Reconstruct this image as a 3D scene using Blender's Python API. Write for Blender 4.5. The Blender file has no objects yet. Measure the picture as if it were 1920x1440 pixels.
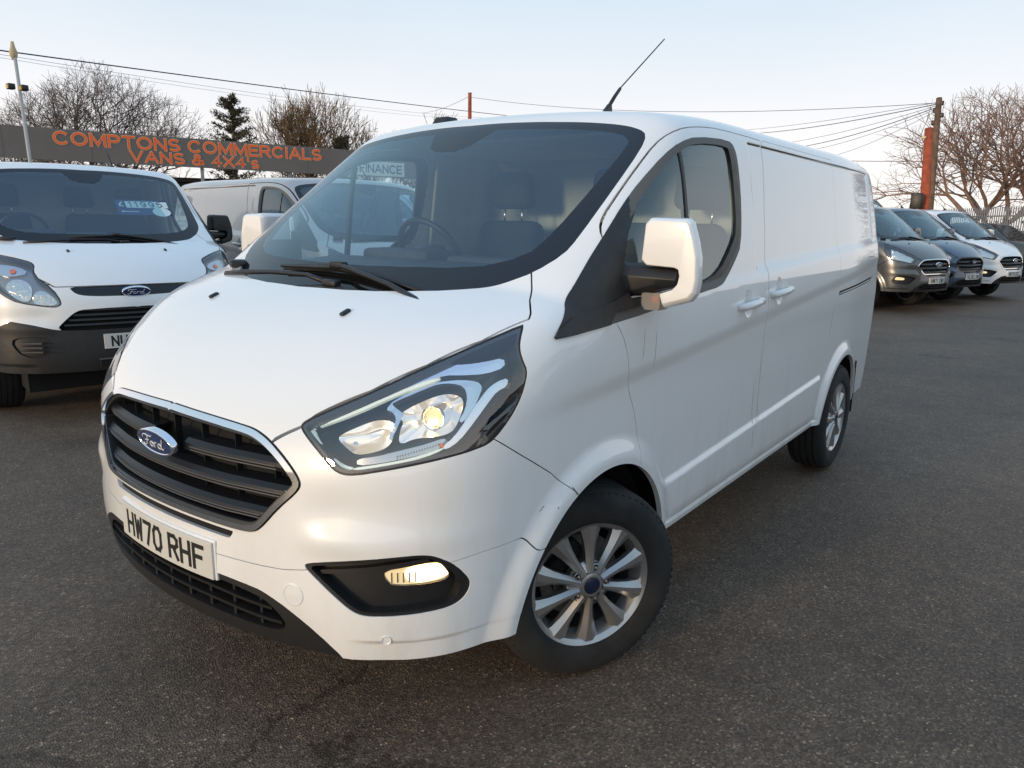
import bpy, bmesh, math, random
import numpy as np
from mathutils import Vector, Matrix

random.seed(7)
rng = np.random.RandomState(7)
R_ = math.radians
SC = bpy.context.scene
COL = SC.collection

# ------------------------------------------------------------------ camera, sky, sun, exposure
CAM = np.array([2.0608, -1.9769, 1.5291])
YAW, PITCH, ROLL, FPX = -0.6498, 0.2172, 0.0169, 1374.84
_d = np.array([math.sin(YAW) * math.cos(PITCH), math.cos(YAW) * math.cos(PITCH), -math.sin(PITCH)])
_r = np.cross(_d, [0, 0, 1]); _r /= np.linalg.norm(_r); _u = np.cross(_r, _d)
_c, _s = math.cos(ROLL), math.sin(ROLL)
_r, _u = _c * _r + _s * _u, -_s * _r + _c * _u

def at(u, v, dep):
    """world point seen at photo pixel (u, v) at a distance dep along the view axis"""
    return Vector(CAM + dep * (_d + (u - 960) / FPX * _r - (v - 720) / FPX * _u))

cd = bpy.data.cameras.new('camera')
cam = bpy.data.objects.new('camera', cd); COL.objects.link(cam)
cam.matrix_world = Matrix(((_r[0], _u[0], -_d[0], CAM[0]), (_r[1], _u[1], -_d[1], CAM[1]), (_r[2], _u[2], -_d[2], CAM[2]), (0, 0, 0, 1)))
cd.sensor_fit = 'HORIZONTAL'; cd.sensor_width = 36; cd.lens = 36 * FPX / 1920
cd.clip_start = 0.05; cd.clip_end = 3000
SC.camera = cam

SUN_EL, SUN_DIR = 8.0, (-0.18, -0.98)          # towards the sun
w = bpy.data.worlds.new('World'); SC.world = w; w.use_nodes = True
nt = w.node_tree; nt.nodes.clear()
wo = nt.nodes.new('ShaderNodeOutputWorld'); bg = nt.nodes.new('ShaderNodeBackground')
sky = nt.nodes.new('ShaderNodeTexSky'); sky.sky_type = 'NISHITA'; sky.sun_disc = False
sky.sun_elevation = R_(SUN_EL); sky.sun_rotation = math.atan2(SUN_DIR[0], SUN_DIR[1])
sky.air_density = 1.0; sky.dust_density = 0.6; sky.ozone_density = 2.0; sky.altitude = 0
# thin high haze whitens the clear sky, most of all towards the horizon
geo = nt.nodes.new('ShaderNodeTexCoord'); sep = nt.nodes.new('ShaderNodeSeparateXYZ')
nt.links.new(geo.outputs['Generated'], sep.inputs[0])
ramp = nt.nodes.new('ShaderNodeValToRGB'); nt.links.new(sep.outputs[2], ramp.inputs[0])
cr = ramp.color_ramp
cr.elements[0].position = 0.0; cr.elements[0].color = (7.0, 6.6, 6.4, 1)
cr.elements[1].position = 1.0; cr.elements[1].color = (2.6, 3.9, 6.0, 1)
for p_, c_ in ((.10, (6.3, 6.1, 6.15)), (.28, (4.3, 5.1, 5.8)), (.46, (3.0, 4.3, 5.3)), (.75, (2.9, 4.1, 5.6))):
    e = cr.elements.new(p_); e.color = (*c_, 1)
noi = nt.nodes.new('ShaderNodeTexNoise'); noi.inputs['Scale'].default_value = 2.2; noi.inputs['Detail'].default_value = 4
mp = nt.nodes.new('ShaderNodeMapping'); mp.inputs['Scale'].default_value = (1, 1, 4)
nt.links.new(geo.outputs['Generated'], mp.inputs[0]); nt.links.new(mp.outputs[0], noi.inputs[0])
mr = nt.nodes.new('ShaderNodeMapRange'); mr.inputs[1].default_value = 0.3; mr.inputs[2].default_value = 0.7
mr.inputs[3].default_value = 0.90; mr.inputs[4].default_value = 0.985
nt.links.new(noi.outputs[0], mr.inputs[0])
mix = nt.nodes.new('ShaderNodeMix'); mix.data_type = 'RGBA'
nt.links.new(mr.outputs[0], mix.inputs[0]); nt.links.new(sky.outputs[0], mix.inputs[6]); nt.links.new(ramp.outputs[0], mix.inputs[7])
nt.links.new(mix.outputs[2], bg.inputs[0]); bg.inputs[1].default_value = 0.12
nt.links.new(bg.outputs[0], wo.inputs[0])

sd = bpy.data.lights.new('sun', 'SUN'); sd.energy = 1.5; sd.angle = R_(9); sd.color = (1.0, 0.74, 0.46)
so = bpy.data.objects.new('sun', sd); COL.objects.link(so)
sv = Vector((SUN_DIR[0], SUN_DIR[1], math.tan(R_(SUN_EL)) * math.hypot(*SUN_DIR))).normalized()
so.rotation_euler = sv.to_track_quat('Z', 'Y').to_euler()
SC.view_settings.view_transform = 'Standard'; SC.view_settings.look = 'None'
SC.view_settings.exposure = 0.46; SC.view_settings.gamma = 1.0
try: SC.view_settings.use_curve_mapping = False
except Exception: pass
SC.cycles.max_bounces = 8; SC.cycles.transparent_max_bounces = 16
SC.cycles.use_denoising = True; SC.cycles.sample_clamp_indirect = 6

# ------------------------------------------------------------------ materials
MATS = {}
def mat(name, col=(.5, .5, .5), rough=.5, metal=0.0, coat=0.0, emit=None, es=0.0, spec=0.5, noise=0.0, nscale=20.0, bump=0.0, bscale=200.0):
    if name in MATS: return MATS[name]
    m = bpy.data.materials.new(name); m.use_nodes = True; t = m.node_tree
    b = t.nodes['Principled BSDF']
    b.inputs['Base Color'].default_value = (*col, 1); b.inputs['Roughness'].default_value = rough
    b.inputs['Metallic'].default_value = metal; b.inputs['Coat Weight'].default_value = coat
    b.inputs['Coat Roughness'].default_value = .03; b.inputs['Specular IOR Level'].default_value = spec
    if emit: b.inputs['Emission Color'].default_value = (*emit, 1); b.inputs['Emission Strength'].default_value = es
    tc = t.nodes.new('ShaderNodeTexCoord')
    if noise:
        n = t.nodes.new('ShaderNodeTexNoise'); n.inputs['Scale'].default_value = nscale; n.inputs['Detail'].default_value = 6
        t.links.new(tc.outputs['Object'], n.inputs[0])
        r = t.nodes.new('ShaderNodeMapRange'); r.inputs[1].default_value = .3; r.inputs[2].default_value = .7
        r.inputs[3].default_value = 1 - noise; r.inputs[4].default_value = 1 + noise * .5
        t.links.new(n.outputs[0], r.inputs[0])
        x = t.nodes.new('ShaderNodeMix'); x.data_type = 'RGBA'; x.blend_type = 'MULTIPLY'; x.inputs[0].default_value = 1
        x.inputs[6].default_value = (*col, 1); t.links.new(r.outputs[0], x.inputs[7]); t.links.new(x.outputs[2], b.inputs['Base Color'])
        rr = t.nodes.new('ShaderNodeMapRange'); rr.inputs[3].default_value = min(1, rough * 1.25 + .02); rr.inputs[4].default_value = rough * .9
        t.links.new(n.outputs[0], rr.inputs[0]); t.links.new(rr.outputs[0], b.inputs['Roughness'])
    if bump:
        n = t.nodes.new('ShaderNodeTexNoise'); n.inputs['Scale'].default_value = bscale; n.inputs['Detail'].default_value = 3
        t.links.new(tc.outputs['Object'], n.inputs[0])
        bp = t.nodes.new('ShaderNodeBump'); bp.inputs['Strength'].default_value = bump; bp.inputs['Distance'].default_value = .002
        t.links.new(n.outputs[0], bp.inputs['Height']); t.links.new(bp.outputs[0], b.inputs['Normal'])
    MATS[name] = m; return m

def paint(name, col, metal=0.0, rough=.38, dirt=.16):
    if name in MATS: return MATS[name]
    m = mat(name, col, rough, metal, coat=1.0)
    t = m.node_tree; b = t.nodes['Principled BSDF']
    tc = t.nodes.new('ShaderNodeTexCoord'); mpg = t.nodes.new('ShaderNodeMapping'); mpg.inputs['Scale'].default_value = (1.2, 5, .9)
    t.links.new(tc.outputs['Object'], mpg.inputs[0])
    n = t.nodes.new('ShaderNodeTexNoise'); n.inputs['Scale'].default_value = 3; n.inputs['Detail'].default_value = 8; n.inputs['Roughness'].default_value = .65
    t.links.new(mpg.outputs[0], n.inputs[0])
    r = t.nodes.new('ShaderNodeMapRange'); r.inputs[1].default_value = .45; r.inputs[2].default_value = .8; r.inputs[3].default_value = 0; r.inputs[4].default_value = dirt
    t.links.new(n.outputs[0], r.inputs[0])
    sx = t.nodes.new('ShaderNodeSeparateXYZ'); t.links.new(tc.outputs['Object'], sx.inputs[0])
    lo = t.nodes.new('ShaderNodeMapRange'); lo.inputs[1].default_value = .95; lo.inputs[2].default_value = .38; lo.inputs[3].default_value = .15; lo.inputs[4].default_value = 1.6
    t.links.new(sx.outputs[2], lo.inputs[0])
    mu = t.nodes.new('ShaderNodeMath'); mu.operation = 'MULTIPLY'; t.links.new(r.outputs[0], mu.inputs[0]); t.links.new(lo.outputs[0], mu.inputs[1])
    x = t.nodes.new('ShaderNodeMix'); x.data_type = 'RGBA'; x.inputs[6].default_value = (*col, 1); x.inputs[7].default_value = (.30, .26, .21, 1)
    t.links.new(mu.outputs[0], x.inputs[0]); t.links.new(x.outputs[2], b.inputs['Base Color'])
    ra = t.nodes.new('ShaderNodeMapRange'); ra.inputs[3].default_value = .008; ra.inputs[4].default_value = .035
    t.links.new(n.outputs[0], ra.inputs[0]); t.links.new(ra.outputs[0], b.inputs['Coat Roughness'])
    return m

def glass(name, tint=(.72, .80, .78), ior=1.5, rough=0.0, film=0.0, filmcol=(.5, .55, .55), gcol=(1, 1, 1)):
    if name in MATS: return MATS[name]
    m = bpy.data.materials.new(name); m.use_nodes = True; t = m.node_tree; t.nodes.clear()
    o = t.nodes.new('ShaderNodeOutputMaterial'); tr = t.nodes.new('ShaderNodeBsdfTransparent'); tr.inputs[0].default_value = (*tint, 1)
    gl = t.nodes.new('ShaderNodeBsdfGlossy'); gl.inputs['Roughness'].default_value = rough; gl.inputs[0].default_value = (*gcol, 1)
    g = t.nodes.new('ShaderNodeNewGeometry')
    # reflectance of a thin pane, the same from both faces (Schlick)
    dt = t.nodes.new('ShaderNodeVectorMath'); dt.operation = 'DOT_PRODUCT'; t.links.new(g.outputs['Incoming'], dt.inputs[0]); t.links.new(g.outputs['Normal'], dt.inputs[1])
    def M_(op, a, b=None):
        n = t.nodes.new('ShaderNodeMath'); n.operation = op
        for k, v in enumerate((a, b)):
            if v is None: continue
            if hasattr(v, 'is_linked'): t.links.new(v, n.inputs[k])
            else: n.inputs[k].default_value = v
        return n.outputs[0]
    f0 = 1.8 * ((ior - 1) / (ior + 1)) ** 2
    p5 = M_('POWER', M_('SUBTRACT', 1.0, M_('ABSOLUTE', dt.outputs['Value'])), 4.6)
    mxn = M_('ADD', M_('MULTIPLY', p5, 1 - f0), f0)
    ms = t.nodes.new('ShaderNodeMixShader'); t.links.new(mxn, ms.inputs[0])
    t.links.new(tr.outputs[0], ms.inputs[1]); t.links.new(gl.outputs[0], ms.inputs[2])
    last = ms
    if film:
        df = t.nodes.new('ShaderNodeBsdfDiffuse'); df.inputs[0].default_value = (*filmcol, 1)
        m2 = t.nodes.new('ShaderNodeMixShader'); m2.inputs[0].default_value = film
        t.links.new(ms.outputs[0], m2.inputs[1]); t.links.new(df.outputs[0], m2.inputs[2]); last = m2
    t.links.new(last.outputs[0], o.inputs[0])
    MATS[name] = m; return m

WHITE = paint('white_paint', (.86, .85, .83))
SILVER = paint('silver_paint', (.46, .43, .40), .6, .3)
GREY = paint('grey_paint', (.10, .105, .11), .6, .3)
BLUE = paint('blue_paint', (.035, .07, .13), .5, .3)
GREEN = paint('green_paint', (.16, .19, .17), .4, .3)
BLK = mat('black_plastic', (.014, .014, .015), .42, noise=.25, nscale=30, bump=.15, bscale=900)
BLKG = mat('black_gloss', (.008, .009, .010), .06)
DARK = mat('dark_void', (.006, .006, .006), .9)
TRIMG = mat('grey_trim', (.045, .045, .048), .5)
RUB = mat('tyre_rubber', (.017, .0165, .016), .78, noise=.4, nscale=12, bump=.3, bscale=300)
SEAL = mat('rubber_seal', (.02, .02, .02), .5)
CHR = mat('chrome', (.80, .81, .83), .07, 1.0)
CHRS = mat('satin_chrome', (.62, .62, .62), .22, 1.0)
ALLOY = mat('alloy', (.44, .43, .42), .30, .85, coat=.6, noise=.12, nscale=9)
STEEL = mat('steel', (.22, .21, .20), .45, 1.0, noise=.3, nscale=30)
GLS = glass('window_glass', (.80, .88, .88), 1.72, film=.004, gcol=(.84, .95, 1.0))
SCR = glass('windscreen_glass', (.74, .87, .90), 1.68, film=.003, filmcol=(.5, .6, .68), gcol=(.80, .93, 1.0))
LENS = glass('lamp_lens', (.97, .97, .97), 1.72)
LENS2 = glass('projector_lens', (.9, .88, .8), 1.5, 0.02)
FAB = mat('seat_fabric', (.022, .022, .025), .9, bump=.4, bscale=400)
DASH = mat('dashboard_plastic', (.045, .046, .05), .7, noise=.2, nscale=15, bump=.2, bscale=600)
CREAM = mat('cabin_trim', (.52, .49, .43), .8, noise=.08, nscale=6)
NAVY = mat('navy_enamel', (.015, .035, .14), .12, coat=1)
PLATEW = mat('plate_white', (.62, .61, .56), .45)
PLATEY = mat('ink_black', (.012, .012, .012), .5)
DRL = mat('light_guide', (.72, .76, .72), .2, emit=(.82, 1.0, .80), es=.22)
REFL = mat('reflector_glow', (.88, .88, .88), .16, 1.0, emit=(1.0, .80, .52), es=.20)  # bulb light on the bowls is put in as emission
FACET = mat('faceted_reflector', (.70, .68, .63), .20, 1.0, bump=1.0, bscale=15)
for _n in FACET.node_tree.nodes:
    if _n.type == 'BUMP': _n.inputs['Distance'].default_value = .03
FINM = mat('fin_chrome', (.88, .89, .92), .16, 1.0)
LITW = mat('lit_bulb', (1, .9, .7), .2, emit=(1.0, .80, .50), es=12.0)
LITF = mat('lit_fog_lamp', (1, .9, .7), .2, emit=(1.0, .78, .46), es=2.6)
LITS = mat('lit_reflector', (.85, .75, .5), .25, .6, emit=(1.0, .72, .36), es=.55)
AMBER = mat('amber_bulb', (.55, .10, .01), .3, emit=(1, .2, .02), es=.10)
SIGNG = mat('sign_grey', (.20, .175, .158), .8, spec=.2, noise=.1, nscale=.7)
SIGNO = mat('sign_orange', (1.0, .17, .055), .8, spec=.15)
SIGNY = mat('sign_yellow', (.95, .78, .45), .5)
CARDB = mat('card_blue', (.018, .035, .13), .5)
CARDW = mat('card_white', (.62, .72, .68), .6)
WOODR = mat('post_red', (.42, .085, .03), .7, noise=.35, nscale=5)
WOODB = mat('pole_wood', (.17, .095, .055), .85, noise=.5, nscale=4)
GALV = mat('galvanised', (.34, .34, .33), .5, .5, noise=.2, nscale=6)
BARKM = mat('bark', (.15, .118, .10), .9, noise=.4, nscale=6)
BARKO = mat('bark_orange', (.19, .11, .05), .9, noise=.4, nscale=6)
CONI = mat('conifer_needles', (.075, .068, .035), .9, noise=.6, nscale=2)
HEDGE = mat('undergrowth', (.045, .05, .028), .95, noise=.6, nscale=3)
WIREM = mat('cable', (.03, .03, .032), .6)

# ------------------------------------------------------------------ objects
def tag(o, label=None, cat=None, group=None, kind=None):
    if label: o['label'] = label
    if cat: o['category'] = cat
    if group: o['group'] = group
    if kind: o['kind'] = kind
    return o

def empty(name, loc=(0, 0, 0), rz=0.0):
    o = bpy.data.objects.new(name, None); COL.objects.link(o); o.location = loc; o.rotation_euler = (0, 0, rz)
    o.empty_display_size = .2
    return o

def link(name, me, m=None, parent=None):
    o = bpy.data.objects.new(name, me); COL.objects.link(o)
    if m is not None:
        for k in (m if isinstance(m, (list, tuple)) else [m]): me.materials.append(k)
    if parent is not None: o.parent = parent
    return o

def np_mesh(name, V, F, m=None, parent=None, loopn=None, smooth=True, mi=None):
    """V n*3, F m*3 or m*4 (int array) -> object; loopn = per-loop normals"""
    V = np.asarray(V, np.float32); F = np.asarray(F, np.int32)
    me = bpy.data.meshes.new(name); k = F.shape[1]
    me.vertices.add(len(V)); me.vertices.foreach_set('co', V.ravel())
    me.loops.add(F.size); me.loops.foreach_set('vertex_index', F.ravel())
    me.polygons.add(len(F)); me.polygons.foreach_set('loop_start', np.arange(len(F), dtype=np.int32) * k)
    if mi is not None: me.polygons.foreach_set('material_index', np.asarray(mi, np.int32))
    me.polygons.foreach_set('use_smooth', np.full(len(F), bool(smooth)))
    me.update(calc_edges=True); me.validate(clean_customdata=False)
    if loopn is not None and len(me.loops) == F.size:
        me.normals_split_custom_set(np.asarray(loopn, np.float32).tolist())
    return link(name, me, m, parent)

def bm_obj(name, bm, m=None, parent=None, smooth=False, bevel=0, seg=2, angle=35):
    me = bpy.data.meshes.new(name); bmesh.ops.recalc_face_normals(bm, faces=bm.faces); bm.to_mesh(me); bm.free()
    if smooth: me.polygons.foreach_set('use_smooth', [True] * len(me.polygons))
    o = link(name, me, m, parent)
    if bevel:
        md = o.modifiers.new('b', 'BEVEL'); md.width = bevel; md.segments = seg; md.limit_method = 'ANGLE'; md.angle_limit = R_(angle)
        md.harden_normals = False
    return o

def bx(bm, c, s, rot=None):
    g = bmesh.ops.create_cube(bm, size=1.0)['verts']
    bmesh.ops.scale(bm, vec=s, verts=g)
    if rot is not None: bmesh.ops.rotate(bm, cent=(0, 0, 0), matrix=rot, verts=g)
    bmesh.ops.translate(bm, vec=c, verts=g); return g

def box(name, c, s, m, parent=None, bevel=0, rot=None, seg=2):
    bm = bmesh.new(); bx(bm, c, s, rot); return bm_obj(name, bm, m, parent, bevel=bevel, seg=seg, smooth=bevel > 0)

def tube(pts, rad, n=8, caps=True):
    """arrays for a tube along pts; rad scalar or list"""
    P = [Vector(p) for p in pts]; V = []; F = []
    rr = rad if isinstance(rad, (list, tuple)) else [rad] * len(P)
    prev = None
    for i, p in enumerate(P):
        t = (P[min(i + 1, len(P) - 1)] - P[max(i - 1, 0)]).normalized()
        if prev is None:
            a = Vector((0, 0, 1)) if abs(t.z) < .9 else Vector((1, 0, 0)); prev = t.cross(a).normalized()
        u = (prev - t * prev.dot(t)).normalized(); v = t.cross(u); prev = u
        for k in range(n):
            an = 2 * math.pi * k / n; V.append(p + (u * math.cos(an) + v * math.sin(an)) * rr[i])
    for i in range(len(P) - 1):
        for k in range(n):
            a = i * n + k; b = i * n + (k + 1) % n; F.append((a, b, b + n, a + n))
    return V, F, n

def tube_obj(name, pts, rad, m, parent=None, n=8):
    V, F, n = tube(pts, rad, n); bm = bmesh.new(); vs = [bm.verts.new(v) for v in V]
    for f in F: bm.faces.new([vs[i] for i in f])
    bm.faces.new(vs[:n][::-1]); bm.faces.new(vs[-n:])
    return bm_obj(name, bm, m, parent, smooth=True)

def lathe(name, prof, m, parent=None, n=64, axis='X', close=False, mats=None):
    """prof: list of (axial, radius)"""
    k = len(prof); V = []; F = []
    for j in range(n):
        a = 2 * math.pi * j / n
        for (x, r) in prof: V.append((x, r * math.cos(a), r * math.sin(a)))
    for j in range(n):
        for i in range(k - 1 + (1 if close else 0)):
            i2 = (i + 1) % k; j2 = (j + 1) % n
            F.append((j * k + i, j * k + i2, j2 * k + i2, j2 * k + i))
    o = np_mesh(name, V, F, m, parent)
    md = o.modifiers.new('e', 'EDGE_SPLIT'); md.split_angle = R_(35)
    return o

def text(name, s, size, m, parent=None, ext=.001, off=0.0, M=None, sx=1.0, align='CENTER', shear=0.0, space=1.0):
    c = bpy.data.curves.new(name, 'FONT'); c.body = s; c.size = size; c.extrude = ext; c.offset = off
    c.align_x = align; c.align_y = 'CENTER'; c.shear = shear; c.space_character = space; c.resolution_u = 3
    t = bpy.data.objects.new(name, c); COL.objects.link(t)
    me = bpy.data.meshes.new_from_object(t.evaluated_get(bpy.context.evaluated_depsgraph_get()))
    bpy.data.objects.remove(t); me.materials.clear(); me.name = name
    me.transform(Matrix.Diagonal((sx, 1, 1, 1)))
    o = link(name, me, m, parent)
    if M is not None: o.matrix_local = M
    return o

def _arc(cx, cy, rx, ry, a0, a1, n=14): return [(cx + rx * math.cos(R_(a0 + (a1 - a0) * i / n)), cy + ry * math.sin(R_(a0 + (a1 - a0) * i / n))) for i in range(n + 1)]
GL = {'C': (.80, [_arc(.42, .5, .42, .5, 38, 322, 20)]), 'O': (.86, [_arc(.43, .5, .43, .5, 90, 450, 26)]), 'M': (.86, [[(0, 0), (0, 1)], [(0, 1), (.43, .12), (.86, 1)], [(.86, 1), (.86, 0)]]),
      'P': (.64, [[(0, 0), (0, 1)], [(0, 1), (.36, 1)] + _arc(.36, .73, .28, .27, 90, -90, 10) + [(0, .46)]]), 'T': (.68, [[(.34, 0), (.34, 1)], [(-.02, 1), (.70, 1)]]), 'N': (.70, [[(0, 0), (0, 1)], [(0, 1), (.70, 0)], [(.70, 0), (.70, 1)]]),
      'S': (.66, [_arc(.33, .745, .31, .255, 28, 270, 14) + _arc(.33, .255, .33, .235, 90, -152, 14)[1:]]), 'E': (.58, [[(0, 0), (0, 1)], [(0, 1), (.58, 1)], [(0, .52), (.53, .52)], [(0, 0), (.60, 0)]]),
      'R': (.70, [[(0, 0), (0, 1)], [(0, 1), (.40, 1)] + _arc(.40, .74, .27, .26, 90, -90, 10) + [(0, .48)], [(.36, .48), (.70, 0)]]), 'I': (.04, [[(.02, 0), (.02, 1)]]), 'A': (.80, [[(0, 0), (.40, 1)], [(.40, 1), (.80, 0)], [(.14, .30), (.66, .30)]]),
      'L': (.54, [[(0, 1), (0, 0), (.56, 0)]]), 'V': (.78, [[(0, 1), (.39, 0), (.78, 1)]]), '4': (.62, [[(.46, 0), (.46, 1), (0, .30), (.62, .30)]]), 'X': (.72, [[(0, 0), (.72, 1)], [(0, 1), (.72, 0)]]), "'": (.06, [[(.03, 1.0), (.03, .74)]]),
      's': (.50, [_arc(.25, .53, .23, .18, 28, 270, 10) + _arc(.25, .17, .25, .18, 90, -152, 10)[1:]]), '&': (.80, [[(.80, .02), (.26, .62)] + _arc(.33, .80, .17, .20, 200, -30, 10) + _arc(.28, .24, .28, .25, 100, 290, 10) + [(.50, .06), (.74, .46)]]),
      'F': (.56, [[(0, 0), (0, 1), (.56, 1)], [(0, .52), (.48, .52)]]), '1': (.30, [[(0, .76), (.24, 1), (.24, 0)]]), '9': (.56, [_arc(.28, .69, .27, .31, -10, 350, 20), [(.56, .69), (.53, .30)] + _arc(.27, .22, .25, .22, 0, -140, 8)]), '5': (.56, [[(.50, 1), (.10, 1), (.05, .56)] + _arc(.27, .32, .29, .32, 120, -140, 14)])}
def ribbon_text(name, st, h, wt, m, parent, M, kx=1.0, gap=.27, width=None):
    """bold lettering as flat ribbons; h cap height, wt half stroke as a share of h"""
    tot = sum(.42 if c == ' ' else GL[c][0] + gap for c in st) - gap
    if width: kx = width / (tot * h)
    V = []; F = []; x = -tot / 2; lay = 0
    for c in st:
        if c == ' ': x += .42; continue
        for pl_ in GL[c][1]:
            pl_ = [p for i_, p in enumerate(pl_) if i_ == 0 or math.hypot(p[0] - pl_[i_ - 1][0], p[1] - pl_[i_ - 1][1]) > 1e-4]
            P = np.array([((x + a) * h * kx, (b - .5) * h) for a, b in pl_]); d = np.diff(P, axis=0); d /= np.linalg.norm(d, axis=1, keepdims=True)
            closed = np.linalg.norm(P[0] - P[-1]) < 1e-6; w_ = wt * h; P = P.copy()
            nn = np.stack([-d[:, 1], d[:, 0]], 1); N_ = np.zeros_like(P); N_[0] = nn[0]; N_[-1] = nn[-1]
            if closed: N_[0] = N_[-1] = (nn[0] + nn[-1])
            for i in range(1, len(P) - 1): N_[i] = nn[i - 1] + nn[i]
            N_ /= np.linalg.norm(N_, axis=1, keepdims=True)
            for i in range(len(P)):
                k_ = min(i, len(nn) - 1); N_[i] *= min(1.9, 1 / max(.3, abs(N_[i] @ nn[k_])))
            if not closed and len(P) == 2 or not closed: P[0] -= d[0] * w_ * (1 if len(pl_) < 6 else .2); P[-1] += d[-1] * w_ * (1 if len(pl_) < 6 else .2)
            b0 = len(V); lay += 1; zz = (lay % 5) * .0003
            for p, n_ in zip(P, N_): V.append((*(p + n_ * w_), zz)); V.append((*(p - n_ * w_), zz))
            for i in range(len(P) - 1): a = b0 + 2 * i; F.append((a, a + 1, a + 3, a + 2))
        x += GL[c][0] + gap
    o = np_mesh(name, V, F, m, parent, smooth=False); o.matrix_local = M; return o

def frame(o, x, y):
    """matrix with columns x, y, x cross y and origin o"""
    x = Vector(x).normalized(); y = Vector(y); z = x.cross(y).normalized(); y = z.cross(x)
    return Matrix(((x.x, y.x, z.x, o[0]), (x.y, y.y, z.y, o[1]), (x.z, y.z, z.z, o[2]), (0, 0, 0, 1)))

def copy_tree(o, parent=None, mats=None, skip=()):
    c = o.copy(); COL.objects.link(c); c.parent = parent
    if mats and c.type == 'MESH':
        names = [sl.material.name if sl.material else '' for sl in c.material_slots]
        for i, nm_ in enumerate(names):
            if nm_ in mats: c.material_slots[i].link = 'OBJECT'; c.material_slots[i].material = mats[nm_]
    for ch in list(o.children):
        if ch.name.split('.')[0] not in skip: copy_tree(ch, c, mats, skip)
    return c

# ------------------------------------------------------------------ van body as a smooth analytic surface (metres; x left, y rearward, z up; origin under the front axle)
def spl(xk, yk):
    xk = np.array(xk, float); yk = np.array(yk, float); n = len(xk); h = np.diff(xk); d = np.diff(yk) / h
    A = np.zeros((n, n)); b = np.zeros(n); A[0, 0] = A[-1, -1] = 1
    for i in range(1, n - 1):
        A[i, i - 1] = h[i - 1]; A[i, i] = 2 * (h[i - 1] + h[i]); A[i, i + 1] = h[i]; b[i] = 3 * (d[i] - d[i - 1])
    c = np.linalg.solve(A, b)
    def f(x):
        x = np.clip(x, xk[0], xk[-1]); i = np.clip(np.searchsorted(xk, x) - 1, 0, n - 2)
        t = x - xk[i]; dd = (c[i + 1] - c[i]) / (3 * h[i]); bb = d[i] - h[i] * (2 * c[i] + c[i + 1]) / 3
        return yk[i] + t * (bb + t * (c[i] + t * dd))
    return f
def smax(a, b, k):
    h = np.maximum(k - np.abs(a - b), 0) / k
    return np.maximum(a, b) + h * h * h * k / 6.0
def smin(a, b, k): return -smax(-a, -b, k)
def sst(a, b, x):
    t = np.clip((x - a) / (b - a), 0, 1); return t * t * (3 - 2 * t)
wz=spl([.05,.15,.25,.35,.5,.7,.9,1.02,1.08,1.16,1.28,1.40,1.55,1.7,1.85,2.0],[.88,.90,.925,.94,.952,.960,.966,.970,.974,.974,.966,.951,.930,.906,.880,.852])
Tb0=spl([-1.05,-.95,-.85,-.7,-.55,-.4,-.2,0,.3],[.86,.985,1.085,1.19,1.268,1.325,1.385,1.43,1.48])
Tr0=spl([-.2,.2,.45,.7,1.0,1.5,2.5,3.3,3.97],[1.82,1.90,1.948,1.974,1.992,2.000,2.008,2.010,1.985])
F0=spl([.05,.15,.3,.42,.5,.6,.68,.8,.9,1.0,1.1,1.3],[-.82,-.87,-.94,-.974,-.984,-.983,-.978,-.970,-.955,-.915,-.84,-.66])
AF=(-0.025,0.335,.44);AR=(2.933,.335,.41)
def Wf(y,z):
    w=wz(z)
    w=w-.030*sst(.2,-.9,y)*1.0-.02*sst(-.3,-1.0,y)
    w=w-.035*sst(2.8,4.1,y)-.012*sst(.9,1.2,z)*sst(3.0,4.0,y)-.012*sst(1.4,1.9,z)*sst(2.0,4.0,y)
    # crease: lower body tucked below crease line
    zc=1.068+.068*y
    w=w-.009*sst(zc+.006,zc-.060,z)*sst(-.70,.15,y)
    # arch flares
    for (ya,za,R) in (AF,AR):
        r=np.sqrt((y-ya)**2+(z-za)**2)
        w=w+.026*(1-sst(R+.015,R+.10,r))*sst(.1,.3,z)
    zs=1.30+.044*(y-.74)
    w=w-.008*sst(zs-.02,zs+.03,z)*sst(-.1,.3,y)
    w=w-.011*sst(1.22,1.255,y)*sst(3.66,3.62,y)*sst(1.885,1.87,z)*sst(zs,zs+.05,z)
    for (yc,zc_) in ((1.108,1.207),(1.508,1.234)):
        w=w-.016*(1-sst(.018,.052,np.sqrt((y-yc)**2+((z-zc_)*.85)**2)))
    zt=.60+.044*(y-.6)
    w=w+.013*sst(zt+.016,zt-.016,z)*sst(.44,.56,y+.55*(z-.45))*sst(2.47,2.42,y)*sst(.36,.47,z)
    w=w-.010*np.exp(-((z-.412)/.007)**2)*sst(.40,.46,y)*sst(2.5,2.45,y)
    return w
def Ff(x,z):
    f=F0(z)+.26*x*x+.10*x**6
    ax=np.abs(x)
    f=f-.009*np.exp(-((z-.715-.03*(ax-.6))/.038)**2)*sst(.50,.62,ax)*sst(1.0,.86,ax)
    f=f+.012*np.exp(-((z-.80)/.055)**2)*sst(.50,.66,ax)*sst(1.02,.60,ax)
    f=f+.012*sst(.452,.438,z)*sst(.66,.76,ax)
    return f
def Tf(x,y,glassy=False):
    tb=Tb0(y)-.09*x*x
    tg=1.30+.82*(y+.36)-.05*(y+.36)**2-.154*x*x
    tr=Tr0(y)-.045*x*x-.025*x**4
    t=tg if glassy else smax(tb,tg,.02)
    return smin(t,tr,.07)
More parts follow.
